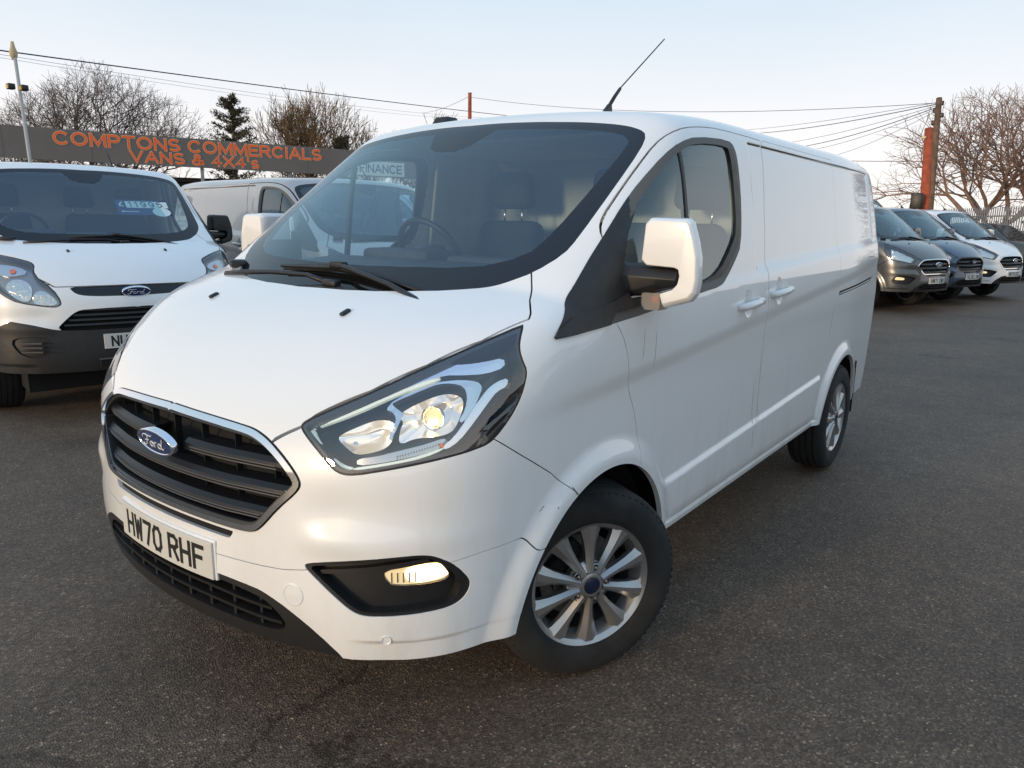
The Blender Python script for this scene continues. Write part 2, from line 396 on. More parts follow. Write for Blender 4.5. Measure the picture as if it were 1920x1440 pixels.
def G(P,old=False,glassy=False):
    x,y,z=P[...,0],P[...,1],P[...,2]
    x=np.abs(x)
    fw=x-Wf(y,z);ff=(Ff(x,z)-y)*.9;ft=(z-Tf(x,y,glassy))*.85
    h=smax(fw,ff,.34)
    kt=.10+.13*sst(-.35,0,y)-.07*sst(.45,.9,y)
    h=smax(h,ft,kt)
    fr=y-(3.965-.05*sst(1.2,2.0,z)-.04*x*x)
    h=smax(h,fr,.18)
    return h
def gradG(P, old=False, glassy=False, e=2e-4):
    g = np.stack([G(P + np.eye(3)[i] * e, old, glassy) - G(P - np.eye(3)[i] * e, old, glassy) for i in range(3)], -1)
    g[..., 0] = np.where(np.abs(P[..., 0]) < 1e-6, 0, g[..., 0])
    return g / np.maximum(np.linalg.norm(g, axis=-1, keepdims=True), 1e-12)

def chaikin(p, it=2, closed=True):
    p = np.array(p, float)
    for _ in range(it):
        q = np.roll(p, -1, 0) if closed else p[1:]
        a = p if closed else p[:-1]
        r = np.empty((2 * len(a), 2)); r[0::2] = a * .75 + q * .25; r[1::2] = a * .25 + q * .75
        if not closed: r = np.vstack([p[:1], r, p[-1:]])
        p = r
    return p

def sdf(Q, poly, closed=True):
    """signed distance (negative inside) of Q n*2 to a polygon; or unsigned distance to a polyline"""
    poly = np.array(poly, float); A = poly; B = np.roll(poly, -1, 0)
    if not closed: A, B = poly[:-1], poly[1:]
    mn = poly.min(0) - .15; mx = poly.max(0) + .15
    out = np.full(len(Q), 1.0); m = ((Q > mn) & (Q < mx)).all(1)
    q = Q[m]
    if len(q) == 0: return out
    d = np.full(len(q), 1e9); ins = np.zeros(len(q), bool)
    for a, b in zip(A, B):
        ab = b - a; L = ab @ ab + 1e-18
        t = np.clip(((q - a) @ ab) / L, 0, 1); v = q - a - t[:, None] * ab
        d = np.minimum(d, (v * v).sum(1))
        if closed:
            c = (a[1] > q[:, 1]) != (b[1] > q[:, 1])
            with np.errstate(divide='ignore', invalid='ignore'):
                xx = a[0] + (q[:, 1] - a[1]) * (b[0] - a[0]) / (b[1] - a[1])
            ins ^= c & (q[:, 0] < xx)
    d = np.sqrt(d); out[m] = np.where(ins, -d, d) if closed else d
    return out

class Surf:
    """half body (x >= 0) as triangles on the analytic surface, cut along level sets"""
    def __init__(s, ys, zs, xs, old=False):
        s.old = old
        X1, Z0, Z1, Y0, Y1 = xs[-1], zs[0], zs[-1], ys[0], ys[-1]
        pts = []; quads = []; n0 = 0
        def grid(f, A, B, flip):
            nonlocal n0
            a, b = np.meshgrid(A, B, indexing='ij'); p = f(a, b).reshape(-1, 3); pts.append(p)
            i = np.arange(len(A) - 1)[:, None] * len(B) + np.arange(len(B) - 1)[None]; i = i.ravel() + n0; nb = len(B)
            q = np.stack([i, i + nb, i + nb + 1, i + 1], 1)
            quads.append(q[:, ::-1] if flip else q); n0 += len(p)
        one = lambda a, v: np.full(a.shape, v)
        grid(lambda a, b: np.stack([one(a, X1), a, b], -1), ys, zs, False)
        grid(lambda a, b: np.stack([b, a, one(a, Z1)], -1), ys, xs, True)
        grid(lambda a, b: np.stack([a, one(a, Y0), b], -1), xs, zs, False)
        grid(lambda a, b: np.stack([a, one(a, Y1), b], -1), xs, zs, True)
        P = np.vstack(pts); Q = np.vstack(quads)
        key = np.round(P * 1e5).astype(np.int64)
        _, idx, inv = np.unique(key, axis=0, return_index=True, return_inverse=True); inv = inv.ravel()
        P = P[idx]; Q = inv[Q]
        c = np.stack([P[:, 0] * .5, -.25 + (P[:, 1] - Y0) / (Y1 - Y0) * 3.6, .34 + (P[:, 2] - Z0) / (Z1 - Z0) * .86], 1)
        lo = np.zeros(len(P)); hi = np.ones(len(P))
        for _ in range(22):
            m = (lo + hi) / 2; g = G(c + m[:, None] * (P - c), old)
            lo = np.where(g < 0, m, lo); hi = np.where(g < 0, hi, m)
        s.P = c + ((lo + hi) / 2)[:, None] * (P - c); s.P[:, 0] = np.where(P[:, 0] == 0, 0, s.P[:, 0])
        # shorter diagonal
        d1 = np.linalg.norm(s.P[Q[:, 0]] - s.P[Q[:, 2]], axis=1); d2 = np.linalg.norm(s.P[Q[:, 1]] - s.P[Q[:, 3]], axis=1)
        a = Q[d1 <= d2]; b = Q[d1 > d2]
        s.F = np.vstack([a[:, [0, 1, 2]], a[:, [0, 2, 3]], b[:, [0, 1, 3]], b[:, [1, 2, 3]]])
    def cut(s, F, fn):
        """-> (outside s>=0, inside s<0)"""
        vi = np.unique(F); v = np.zeros(len(s.P)); v[vi] = fn(s.P[vi])
        v[vi] = np.where(np.abs(v[vi]) < 2e-4, 2e-4, v[vi])
        pos = v[F] >= 0; c = pos.sum(1)
        out = F[c == 3]; ins = F[c == 0]; newo = []; newi = []
        for cnt, lone in ((1, True), (2, False)):
            T = F[c == cnt]
            if len(T) == 0: continue
            k = np.argmax((v[T] >= 0) == lone, axis=1); r = np.arange(len(T))
            T = np.stack([T[r, k], T[r, (k + 1) % 3], T[r, (k + 2) % 3]], 1)
            E1 = np.sort(T[:, [0, 1]], 1); E2 = np.sort(T[:, [0, 2]], 1)
            newo.append((T, E1, E2, lone))
        if not newo: return out, ins
        allE = np.vstack([np.vstack([a[1], a[2]]) for a in newo])
        U, inv = np.unique(allE, axis=0, return_inverse=True); inv = inv.ravel()
        t = v[U[:, 0]] / (v[U[:, 0]] - v[U[:, 1]])
        NP = s.P[U[:, 0]] + t[:, None] * (s.P[U[:, 1]] - s.P[U[:, 0]]); base = len(s.P)
        s.P = np.vstack([s.P, NP]); o = 0; outs = [out]; inss = [ins]
        for T, E1, E2, lone in newo:
            a = inv[o:o + len(T)] + base; b = inv[o + len(T):o + 2 * len(T)] + base; o += 2 * len(T)
            tip = np.stack([T[:, 0], a, b], 1); q1 = np.stack([a, T[:, 1], T[:, 2]], 1); q2 = np.stack([a, T[:, 2], b], 1)
            if lone: outs.append(tip); inss += [q1, q2]
            else: inss.append(tip); outs += [q1, q2]
        return np.vstack(outs), np.vstack(inss)
    def refine(s, F, times=1):
        for _ in range(times):
            E = np.sort(np.vstack([F[:, [0, 1]], F[:, [1, 2]], F[:, [2, 0]]]), 1); U, inv = np.unique(E, axis=0, return_inverse=True); inv = inv.ravel()
            M = (s.P[U[:, 0]] + s.P[U[:, 1]]) / 2
            for _k in range(2): M = M - gradG(M, s.old) * G(M, s.old)[:, None] * .9
            b = len(s.P); s.P = np.vstack([s.P, M]); k = len(F); a, c, d = inv[:k] + b, inv[k:2 * k] + b, inv[2 * k:] + b
            F = np.vstack([np.stack([F[:, 0], a, d], 1), np.stack([a, F[:, 1], c], 1), np.stack([d, c, F[:, 2]], 1), np.stack([a, c, d], 1)])
        return F
    def cut_proj(s, F, poly, axes, mask=None, off=0.0):
        def fn(P):
            if axes == 'a': Q = np.stack([(P[:, 0] + P[:, 1]) * .70710678, P[:, 2]], 1)
            else: Q = P[:, axes]
            d = sdf(Q, poly) - off
            if mask is not None: d = np.where(mask(P), d, np.maximum(d, .05))
            return d
        return s.cut(F, fn)

def part(name, S, F, m, parent, mode, depth=.012, off=0.0, P=None, N=None, mrim=None, glassy=False):
    """mode 'c': mirrored and welded into one mesh; 'l' / 'r' one side. depth: folded edge, off: push outwards"""
    if len(F) == 0: return None
    vi, inv = np.unique(F, return_inverse=True); F = inv.reshape(-1, 3)
    P = (S.P if P is None else P)[vi]
    N = gradG(P, S.old, glassy) if N is None else N[vi]
    P = P + N * off
    if mode == 'c':
        n = len(P); mir = np.arange(n) + n; cen = np.abs(P[:, 0]) < 1e-6; mir[cen] = np.arange(n)[cen]
        P = np.vstack([P, P * [-1, 1, 1]]); N = np.vstack([N, N * [-1, 1, 1]]); F = np.vstack([F, mir[F][:, ::-1]])
    elif mode == 'r':
        P = P * [-1, 1, 1]; N = N * [-1, 1, 1]; F = F[:, ::-1]
    # weld duplicates left by touching cuts
    E = np.vstack([F[:, [0, 1]], F[:, [1, 2]], F[:, [2, 0]]])
    nV = len(P); LN = N[F].reshape(-1, 3)
    if depth:
        ks = np.sort(E, 1); key = ks[:, 0].astype(np.int64) * nV + ks[:, 1]
        u, ix, ct = np.unique(key, return_index=True, return_counts=True); B = E[ix[ct == 1]]
        a, b = B[:, 0], B[:, 1]; k = len(B)
        ro = .0022
        tang = P[b] - P[a]; tl = np.linalg.norm(tang, axis=1, keepdims=True); tang = tang / np.maximum(tl, 1e-9)
        # keep the rim square to the edge
        V2 = np.vstack([P[a], P[b], P[b] - N[b] * depth, P[a] - N[a] * depth])
        i0 = nV + np.arange(k)
        RF = np.vstack([np.stack([i0 + k, i0, i0 + 3 * k], 1), np.stack([i0 + k, i0 + 3 * k, i0 + 2 * k], 1)])
        fn = np.cross(V2[:k] - V2[k:2 * k], V2[3 * k:] - V2[k:2 * k]); ln = np.linalg.norm(fn, axis=1, keepdims=True)
        fn = fn / np.maximum(ln, 1e-12)
        RN = np.repeat(np.vstack([fn, fn]), 3, axis=0)
        mi = np.concatenate([np.zeros(len(F), int), np.full(len(RF), 1 if mrim else 0)])
        P = np.vstack([P, V2]); F = np.vstack([F, RF]); LN = np.vstack([LN, RN])
    else: mi = None
    return np_mesh(name, P, F, [m, mrim] if mrim else m, parent, LN, True, mi)

# outlines in metres, taken on the left half of the van
P_ = dict(
    ws=[(0, -.452), (.274, -.430), (.496, -.352), (.606, -.283), (.690, -.208), (.752, -.152), (.800, -.071), (.808, 0), (.806, .215), (.798, .40), (.782, .468), (.745, .478), (.611, .470), (.35, .442), (0, .425),
        (-.05, .425), (-.05, -.452)],
    clear=[(-.1, .375), (.15, .385), (.40, .405), (.655, .432), (.735, .425), (.752, .385), (.742, .18), (.722, -.019), (.690, -.115), (.537, -.205), (.203, -.262), (-.1, -.27)],
    head=[(-.237, 1.007), (-.196, 1.031), (-.052, 1.095), (.093, 1.16), (.241, 1.218), (.358, 1.258), (.359, 1.252), (.346, 1.22), (.343, 1.195), (.352, 1.165), (.362, 1.143), (.360, 1.12), (.343, 1.07), (.31, 1.018), (.266, .972), (.232, .957),
          (.088, .933), (-.016, .914), (-.092, .898), (-.125, .897), (-.150, .908), (-.178, .938), (-.212, .97), (-.234, .993)],
    grille=[(-.1, .997), (.184, .991), (.332, .984), (.385, .978), (.443, .957), (.503, .919), (.549, .875), (.552, .846), (.487, .784), (.434, .722), (.405, .704), (.347, .700), (.126, .703), (-.1, .704)],
    slot=[(-.1, .697), (.20, .696), (.335, .693), (.318, .670), (.2, .672), (-.1, .674)],
    intake=[(-.1, .564), (.277, .557), (.409, .549), (.451, .538), (.519, .508), (.597, .454), (.660, .380), (.68, .28), (-.1, .28)],
    inhole=[(-.1, .545), (.27, .538), (.40, .527), (.455, .508), (.50, .462), (.485, .432), (.42, .424), (.2, .43), (-.1, .43)],
    fog=[(.562, .643), (.578, .655), (.70, .679), (.80, .694), (.842, .694), (.862, .677), (.880, .651), (.894, .607), (.896, .582), (.890, .553), (.876, .535), (.845, .530), (.745, .524), (.712, .526), (.688, .538), (.648, .572), (.60, .612)],
    flamp=[(.757, .641), (.82, .654), (.853, .658), (.864, .652), (.876, .618), (.866, .604), (.78, .604), (.768, .618)],
    win=[(-.312, 1.218), (-.300, 1.211), (-.01, 1.236), (.163, 1.247), (.62, 1.286), (.80, 1.297), (.875, 1.322), (.985, 1.393), (1.055, 1.45), (1.085, 1.613), (1.088, 1.745), (1.070, 1.845), (1.01, 1.868), (.707, 1.852), (.568, 1.820), (.453, 1.766), (.29, 1.666), (.184, 1.592), (.045, 1.486), (-.181, 1.312)],
    pane=[(-.01, 1.300), (.3, 1.302), (.62, 1.318), (.80, 1.350), (.945, 1.447), (1.005, 1.509), (1.012, 1.668), (1.0, 1.825), (.955, 1.840), (.70, 1.828), (.55, 1.790), (.40, 1.708), (.178, 1.560)],
    door=[(-.021, 1.236), (.018, 1.198), (.05, 1.14), (.066, 1.082), (.097, 1.0), (.15, .922), (.19, .812), (.180, .755), (.10, .60), (.10, .418), (1.364, .418), (1.385, .60), (1.39, .85), (1.36, 1.10), (1.35, 1.26), (1.385, 1.55), (1.42, 1.80), (1.425, 1.895), (1.40, 1.905), (.96, 1.905), (.80, 1.897), (.642, 1.878), (.54, 1.849), (.457, 1.806), (.335, 1.722), (.205, 1.628), (.104, 1.552), (.06, 1.51), (.040, 1.475), (.02, 1.40)],
    slide=[(1.372, .418), (1.393, .60), (1.398, .85), (1.368, 1.10), (1.358, 1.26), (1.393, 1.55), (1.428, 1.80), (1.433, 1.895), (1.45, 1.905), (2.59, 1.905), (2.61, 1.89), (2.60, 1.2), (2.58, .95), (2.48, .80), (2.44, .70), (2.43, .55), (2.41, .418)],
    rail=[(2.625, 1.140), (3.64, 1.182), (3.64, 1.206), (2.625, 1.164)],
    bump=[(-1.4, 1.03), (-.70, 1.03), (-.555, .985), (-.538, .974), (-.463, .922), (-.32, .83), (-.21, .742), (-.10, .60), (-.10, .2), (-1.4, .2)],
    # earlier face (2013 look)
    ohead=[(-.045, 1.178), (-.074, 1.102), (-.225, 1.0), (-.285, .908), (-.275, .873), (-.23, .865), (-.016, .905), (.065, .945), (.20, 1.02), (.33, 1.13), (.37, 1.22), (.33, 1.25), (.2, 1.235), (.08, 1.212)],
    obar=[(-.1, 1.018), (.43, 1.016), (.415, .975), (.365, .946), (.2, .937), (-.1, .937)],
    olow=[(-.1, .857), (.35, .850), (.41, .838), (.47, .79), (.545, .712), (.50, .695), (-.1, .695)],
)
def RP(k, it=2): return chaikin(P_[k], it)
FRONT = lambda P: P[:, 1] < -.15
SIDE = lambda P: (P[:, 0] > .62)

def cabin_glass_project(S, F):
    """move the windscreen region on to the glass plane that runs on under the bonnet edge"""
    vi = np.unique(F); P = S.P[vi].copy()
    for _ in range(12):
        e = 1e-4; g = G(P, S.old, True); P2 = P.copy(); P2[:, 2] += e
        dg = (G(P2, S.old, True) - g) / e; P[:, 2] -= g / np.maximum(dg, .25)
    Q = S.P.copy(); Q[vi] = P; return Q

BADGE = [[(-.64, .22), (-.60, .44), (-.42, .50), (-.22, .40), (-.02, .48)], [(-.30, .44), (-.37, .10), (-.46, -.28), (-.60, -.38), (-.68, -.24)], [(-.50, .06), (-.26, .10)],
         [(-.14 + .10 * math.cos(t), -.14 + .19 * math.sin(t)) for t in np.linspace(0, 6.283, 12)],
         [(.04, .08), (.02, -.34)], [(.03, -.06), (.10, .06), (.19, .04)],
         [(.34 + .10 * math.cos(t), -.14 + .19 * math.sin(t)) for t in np.linspace(0, 6.283, 12)], [(.60, .48), (.50, .10), (.445, -.20), (.49, -.34), (.60, -.26)]]

def make_badge(parent, c, wdt, tilt, m=NAVY):
    """blue oval with a chrome rim and flowing script"""
    bm = bmesh.new(); a, b = wdt / 2, wdt * .205; n = 48
    rings = [(1.0, -.012), (1.0, .004), (.975, .008), (.94, .008), (.925, .005)]
    R = [[bm.verts.new((a * k * math.cos(2 * math.pi * i / n) - (0 if k == 1 else 0), b * (1 - (1 - k) * a / b) * math.sin(2 * math.pi * i / n), z)) for i in range(n)] for k, z in rings]
    for p, q in zip(R[:-1], R[1:]):
        for i in range(n): bm.faces.new((p[i], p[(i + 1) % n], q[(i + 1) % n], q[i]))
    o = bm_obj('badge', bm, CHR, parent, smooth=True)
    o.matrix_local = frame(c, (1, 0, 0), (0, math.sin(tilt), math.cos(tilt)))
    bm = bmesh.new(); k = .93
    vs = [bm.verts.new((a * k * math.cos(2 * math.pi * i / n), b * (1 - (1 - k) * a / b) * math.sin(2 * math.pi * i / n), .0055)) for i in range(n)]
    cv = bm.verts.new((0, 0, .0085))
    for i in range(n): bm.faces.new((vs[i], vs[(i + 1) % n], cv))
    bm_obj('badge_face', bm, m, o, smooth=True)
    V = []; F = []
    for st in BADGE:
        pts = chaikin(st, 1, False); v, f, nn = tube([(p[0] * a * .92, p[1] * b * 1.05, .009) for p in pts], wdt * .0095, 5)
        F += [tuple(i + len(V) for i in q) for q in f]; V += v
    np_mesh('badge_script', V, F, mat('badge_silver', (.82, .82, .82), .4, .3), o)
    return o

def seat(parent, x, y, wd, heads=1, m=FAB):
    bm = bmesh.new()
    bx(bm, (x, y - .22, .83), (wd, .50, .15)); bm2 = bm
    o = bm_obj('seat', bm2, m, parent, bevel=.04, seg=3, smooth=True)
    bm = bmesh.new(); g = bx(bm, (0, 0, 0), (wd, .13, .68))
    for v in g:
        if v.co.z > 0: v.co.x *= .78
    bmesh.ops.rotate(bm, cent=(0, 0, 0), matrix=Matrix.Rotation(R_(-10), 3, 'X'), verts=g)
    bmesh.ops.translate(bm, vec=(x, y + .07, 1.20), verts=g)
    bm_obj('seat_back', bm, m, o, bevel=.05, seg=4, smooth=True)
    for k in range(heads):
        hx = x if heads == 1 else x + (k - .5) * wd * .5
        bm = bmesh.new(); g = bx(bm, (hx, y + .14, 1.70), (.27, .11, .20))
        for v in g:
            if v.co.z > 1.7: v.co.x = hx + (v.co.x - hx) * .86
        bm_obj('headrest', bm, m, o, bevel=.045, seg=4, smooth=True)
        for sx in (-.06, .06): tube_obj('headrest_post', [(hx + sx, y + .13, 1.50), (hx + sx, y + .14, 1.64)], .006, CHRS, o, 8)
    return o

def make_wheel(parent, side, y, steer=0.0, fine=True):
    """side +1 left of the van, -1 right. alloy rim > tyre, bolts, cap"""
    n = 96 if fine else 32; xo = 0.955 - (.0 if y > 1 else .045)
    # rim barrel and spokes, axis X, outer face at x = 0
    V = []; F = []
    prof = [(-.19, .214), (-.17, .200), (-.06, .185), (-.03, .196), (-.012, .204), (-.004, .214), (.0, .221), (-.005, .223), (-.02, .220), (-.19, .220)]
    for j in range(n):
        a = 2 * math.pi * j / n
        for (x, r) in prof: V.append((x, r * math.cos(a), r * math.sin(a)))
    k = len(prof)
    for j in range(n):
        for i in range(k):
            i2 = (i + 1) % k; j2 = (j + 1) % n; F.append((j * k + i, j * k + i2, j2 * k + i2, j2 * k + i))
    # ten faceted spokes: cross section with a raised centre ridge, wide flat outer end
    for q in range(10):
        A = 2 * math.pi * (q + .25) / 10; base = len(V)
        secs = [(.045, .0135, .005, -.030), (.075, .0165, .001, -.034), (.11, .0185, -.002, -.036), (.15, .0245, -.003, -.036), (.185, .034, -.004, -.036), (.212, .046, -.005, -.034)]
        for (r, hw, xt, xb) in secs:
            for (t, x) in ((-hw, xb), (-hw * .98, xt - .014), (-hw * .30, xt), (hw * .30, xt), (hw * .98, xt - .014), (hw, xb)):
                cy, cz = r * math.cos(A) - t * math.sin(A), r * math.sin(A) + t * math.cos(A); V.append((x, cy, cz))
        for i in range(len(secs) - 1):
            for j in range(5):
                a = base + i * 6 + j; F.append((a, a + 1, a + 7, a + 6))
    # hub boss
    base = len(V); hp = [(-.05, .082), (-.026, .081), (-.020, .076), (-.016, .066), (-.008, .048), (.001, .044), (.004, .036), (.004, .030), (-.002, .029)]
    nh = 40; kh = 10
    for j in range(nh):
        a = 2 * math.pi * j / nh
        for (x, r) in hp: V.append((x, r * math.cos(a), r * math.sin(a)))
    for j in range(nh):
        for i in range(len(hp) - 1):
            j2 = (j + 1) % nh; kk_ = len(hp); F.append((base + j * kk_ + i, base + j * kk_ + i + 1, base + j2 * kk_ + i + 1, base + j2 * kk_ + i))
    w_ = np_mesh('wheel', V, [f for f in F], ALLOY, parent)
    md = w_.modifiers.new('e', 'EDGE_SPLIT'); md.split_angle = R_(24)
    # tyre with tread grooves
    tp = [(-.195, .219), (-.208, .235), (-.214, .262), (-.216, .290), (-.209, .314), (-.197, .328), (-.182, .337)]
    for gx in (-.165, -.125, -.085, -.045):
        tp += [(gx - .005, .340), (gx - .005, .333), (gx + .004, .333), (gx + .004, .340)]
    tp += [(-.020, .337), (-.007, .3285), (.004, .316), (.0115, .300), (.0125, .296), (.0145, .290), (.013, .262), (.009, .242), (.0085, .240), (.004, .232), (.000, .223), (-.01, .219)]
    ty = lathe('tyre', tp, RUB, w_, n=n)
    if fine:
        V = []; F = []
        for q in range(72):                     # shoulder blocks
            for sx in (-.190, -.011):
                A = 2 * math.pi * q / 72; b0 = len(V); h = .0165
                for r in (.32, .3310):
                    for (x, t) in ((sx - .011, -h / 2), (sx + .011, -h / 2), (sx + .011, h / 2 * .3), (sx - .011, h / 2 * .3)):
                        rr_ = r - (.0045 if abs(x + .1) > .1 - .001 + .0 and (x > -.006 or x < -.196) else 0)
                        V.append((x, rr_ * math.cos(A) - t * math.sin(A), rr_ * math.sin(A) + t * math.cos(A)))
                F += [(b0 + 4, b0 + 5, b0 + 6, b0 + 7), (b0, b0 + 1, b0 + 5, b0 + 4), (b0 + 1, b0 + 2, b0 + 6, b0 + 5), (b0 + 2, b0 + 3, b0 + 7, b0 + 6), (b0 + 3, b0, b0 + 4, b0 + 7)]
        np_mesh('tread_blocks', V, F, RUB, w_, smooth=False)['kind'] = 'stuff'
        for q in range(5):
            A = 2 * math.pi * (q + .375) / 5
            cy, cz = .059 * math.cos(A), .059 * math.sin(A)
            lathe('bolt_recess', [(-.024, .0175), (-.008, .0170), (-.006, .0150), (-.020, .0125)], ALLOY, w_, 20).location = (0, cy, cz)
            lathe('wheel_bolt', [(-.03, .0105), (-.010, .0105), (-.003, .0085), (.000, .0001)], mat('bolt_metal', (.30, .29, .28), .25, 1.0), w_, 6).location = (0, cy, cz)
        lathe('brake_disc', [(-.10, .15), (-.095, .15), (-.095, .07), (-.06, .07), (-.06, .001)], STEEL, w_, 48)
        box('brake_caliper', (-.085, .0, .10), (.05, .16, .07), DARK, w_, bevel=.01)
    lathe('wheel_backing', [(-.13, .20), (-.13, .001)], DARK, w_, 32)
    lathe('centre_cap', [(-.002, .029), (.005, .028), (.007, .024), (.008, .0001)], mat('cap_navy', (.010, .018, .05), .25), w_, 28)
    w_.location = (side * xo, y, .337)
    w_.rotation_euler = (R_(random.uniform(0, 70)), 0, (0 if side > 0 else math.pi) - steer)
    return w_

def mirror_part(parent, side, house, fine=True):
    """door mirror: housing with a notch for the arm"""
    o1 = [(.986, 1.537), (1.002, 1.552), (1.127, 1.549), (1.139, 1.538), (1.157, 1.487), (1.169, 1.436), (1.173, 1.362), (1.167, 1.325), (1.150, 1.303), (1.062, 1.276), (1.050, 1.310), (1.095, 1.326), (1.112, 1.345), (1.117, 1.372), (1.112, 1.394), (1.097, 1.400), (.996, 1.404), (.977, 1.422)]
    bm = bmesh.new()
    lay = [(.085, .90), (.10, .97), (.125, 1.0), (.235, 1.0)]
    c = (1.085, 1.44); rings = []
    for (yy, k) in lay:
        r = []
        for (x, z) in o1:
            r.append(bm.verts.new(((c[0] + (x - c[0]) * k - max(0, yy - .12) * .44 * float(sst(1.06, 1.15, x))) * side, yy + .05 * max(0, x - 1.10), c[1] + (z - c[1]) * k)))
        rings.append(r)
    n = len(o1)
    for a, b in zip(rings[:-1], rings[1:]):
        for i in range(n): bm.faces.new((a[i], a[(i + 1) % n], b[(i + 1) % n], b[i]))
    bm.faces.new(rings[0]); bm.faces.new(rings[-1][::-1])
    h = bm_obj('wing_mirror', bm, house, parent, bevel=.011, seg=4, smooth=True, angle=20)
    box('mirror_glass', (1.035 * side, .240, 1.47), (.11, .006, .13), mat('mirror_silver', (.8, .8, .8), .02, 1.0), h, bevel=.01)
    # arm: chunky black bracket from the sail panel
    bm = bmesh.new()
    rings = [(.885, .03, 1.435, 1.262, .20), (.95, .085, 1.402, 1.292, .125), (1.03, .105, 1.398, 1.318, .115), (1.10, .112, 1.394, 1.332, .11)]
    rr = []
    for (x, y0, zt, zb, d) in rings:
        rr.append([bm.verts.new((x * side, yy, zz)) for yy, zz in ((y0, zb + .015), (y0 - .012, zb + .03), (y0 - .016, zt - .03), (y0, zt), (y0 + d, zt), (y0 + d, zb + .01))])
    for a, b in zip(rr[:-1], rr[1:]):
        for i in range(6): bm.faces.new((a[i], a[(i + 1) % 6], b[(i + 1) % 6], b[i]))
    bm.faces.new(rr[0]); bm.faces.new(rr[-1][::-1])
    bm_obj('mirror_arm', bm, BLK, h, bevel=.006, seg=3, smooth=True, angle=20)
    if fine:
        bm = bmesh.new()
        rg = [[bm.verts.new((x * side, y, z)) for x, y, z in ((.985 + k, .10, zt), (1.05 - k * .3, .10, zt), (1.05 - k * .3, .165, zt), (.985 + k, .165, zt))] for k, zt in ((0, 1.322), (.0, 1.285), (.012, 1.268))]
        for a, b in zip(rg[:-1], rg[1:]):
            for i in range(4): bm.faces.new((a[i], a[(i + 1) % 4], b[(i + 1) % 4], b[i]))
        bm.faces.new(rg[-1])
        bm_obj('side_indicator', bm, glass('indicator_lens', (.75, .72, .70), 1.5, .05, film=.35, filmcol=(.6, .55, .5)), h, bevel=.003)
        box('indicator_bulb', (1.018 * side, .135, 1.30), (.02, .02, .02), AMBER, h)
    return h

def number_plate(parent, txt, y0=-.989, z0=.589, k=.26):
    """curved acrylic plate, black characters"""
    bm = bmesh.new(); n = 16; g = []
    for i in range(n + 1):
        x = -.26 + .52 * i / n; y = y0 + k * x * x
        g.append([bm.verts.new((x, y - d, z0 + sz * .0555)) for d, sz in ((.004, -1), (.004, 1), (-.006, 1), (-.006, -1))])
    for a, b in zip(g[:-1], g[1:]):
        for i in range(4): bm.faces.new((a[i], a[(i + 1) % 4], b[(i + 1) % 4], b[i]))
    bm.faces.new(g[0]); bm.faces.new(g[-1][::-1])
    p = bm_obj('number_plate', bm, PLATEW, parent, bevel=.002)
    return p

def plate_text(p, txt, y0=-.989, z0=.589, k=.26, fine=True):
    # stroke lettering on a 50 x 79 mm cell, 14 mm strokes
    G_ = {'H': ['M0 0 L0 1', 'M1 0 L1 1', 'M0 .5 L1 .5'], 'W': ['M0 1 L.18 0 L.5 .8 L.82 0 L1 1'], '7': ['M0 1 L1 1 L.45 0'], '0': ['M.25 0 L.75 0 L1 .22 L1 .78 L.75 1 L.25 1 L0 .78 L0 .22 L.25 0'],
          'R': ['M0 0 L0 1 L.7 1 L1 .86 L1 .62 L.7 .48 L0 .48', 'M.5 .48 L1 0'], 'F': ['M0 0 L0 1 L1 1', 'M0 .52 L.8 .52'], 'N': ['M0 0 L0 1 L1 0 L1 1'], 'U': ['M0 1 L0 .22 L.25 0 L.75 0 L1 .22 L1 1'],
          '1': ['M.5 0 L.5 1'], 'O': ['M.25 0 L.75 0 L1 .22 L1 .78 L.75 1 L.25 1 L0 .78 L0 .22 L.25 0'], 'K': ['M0 0 L0 1', 'M1 1 L0 .4', 'M.3 .55 L1 0'], 'C': ['M1 .2 L.75 0 L.25 0 L0 .22 L0 .78 L.25 1 L.75 1 L1 .8'],
          'D': ['M0 0 L0 1 L.65 1 L1 .75 L1 .25 L.65 0 L0 0'], 'V': ['M0 1 L.5 0 L1 1'], 'L': ['M0 1 L0 0 L1 0'], 'E': ['M1 0 L0 0 L0 1 L1 1', 'M0 .5 L.8 .5'], '6': ['M1 .9 L.75 1 L.25 1 L0 .78 L0 .22 L.25 0 L.75 0 L1 .22 L1 .4 L.75 .55 L0 .5']}
    V = []; F = []; cw, ch, sw = .040, .067, .0066
    adv = .060; tot = 7 * adv + .022 - .020; x = -tot / 2 + .004
    for chr_ in txt:
        if chr_ == ' ': x += .022 + .006; continue
        for st in G_.get(chr_, G_['0']):
            pts = [tuple(float(t) for t in q.split()) for q in st.replace('M', '').split('L')]
            pts = [(x + a * cw, z0 - ch / 2 + b * ch) for a, b in pts]
            for (a, b) in zip(pts[:-1], pts[1:]):
                a = np.array(a); b = np.array(b); d = (b - a) / max(1e-9, np.linalg.norm(b - a)); nn = np.array([-d[1], d[0]]) * sw; a = a - d * sw; b = b + d * sw
                b0 = len(V)
                for q in (a + nn, a - nn, b - nn, b + nn): V.append((q[0], y0 + k * q[0] ** 2 - .0049, q[1]))
                F.append((b0, b0 + 1, b0 + 2, b0 + 3))
        x += adv
    np_mesh('lettering', V, F, PLATEY, p, smooth=False)

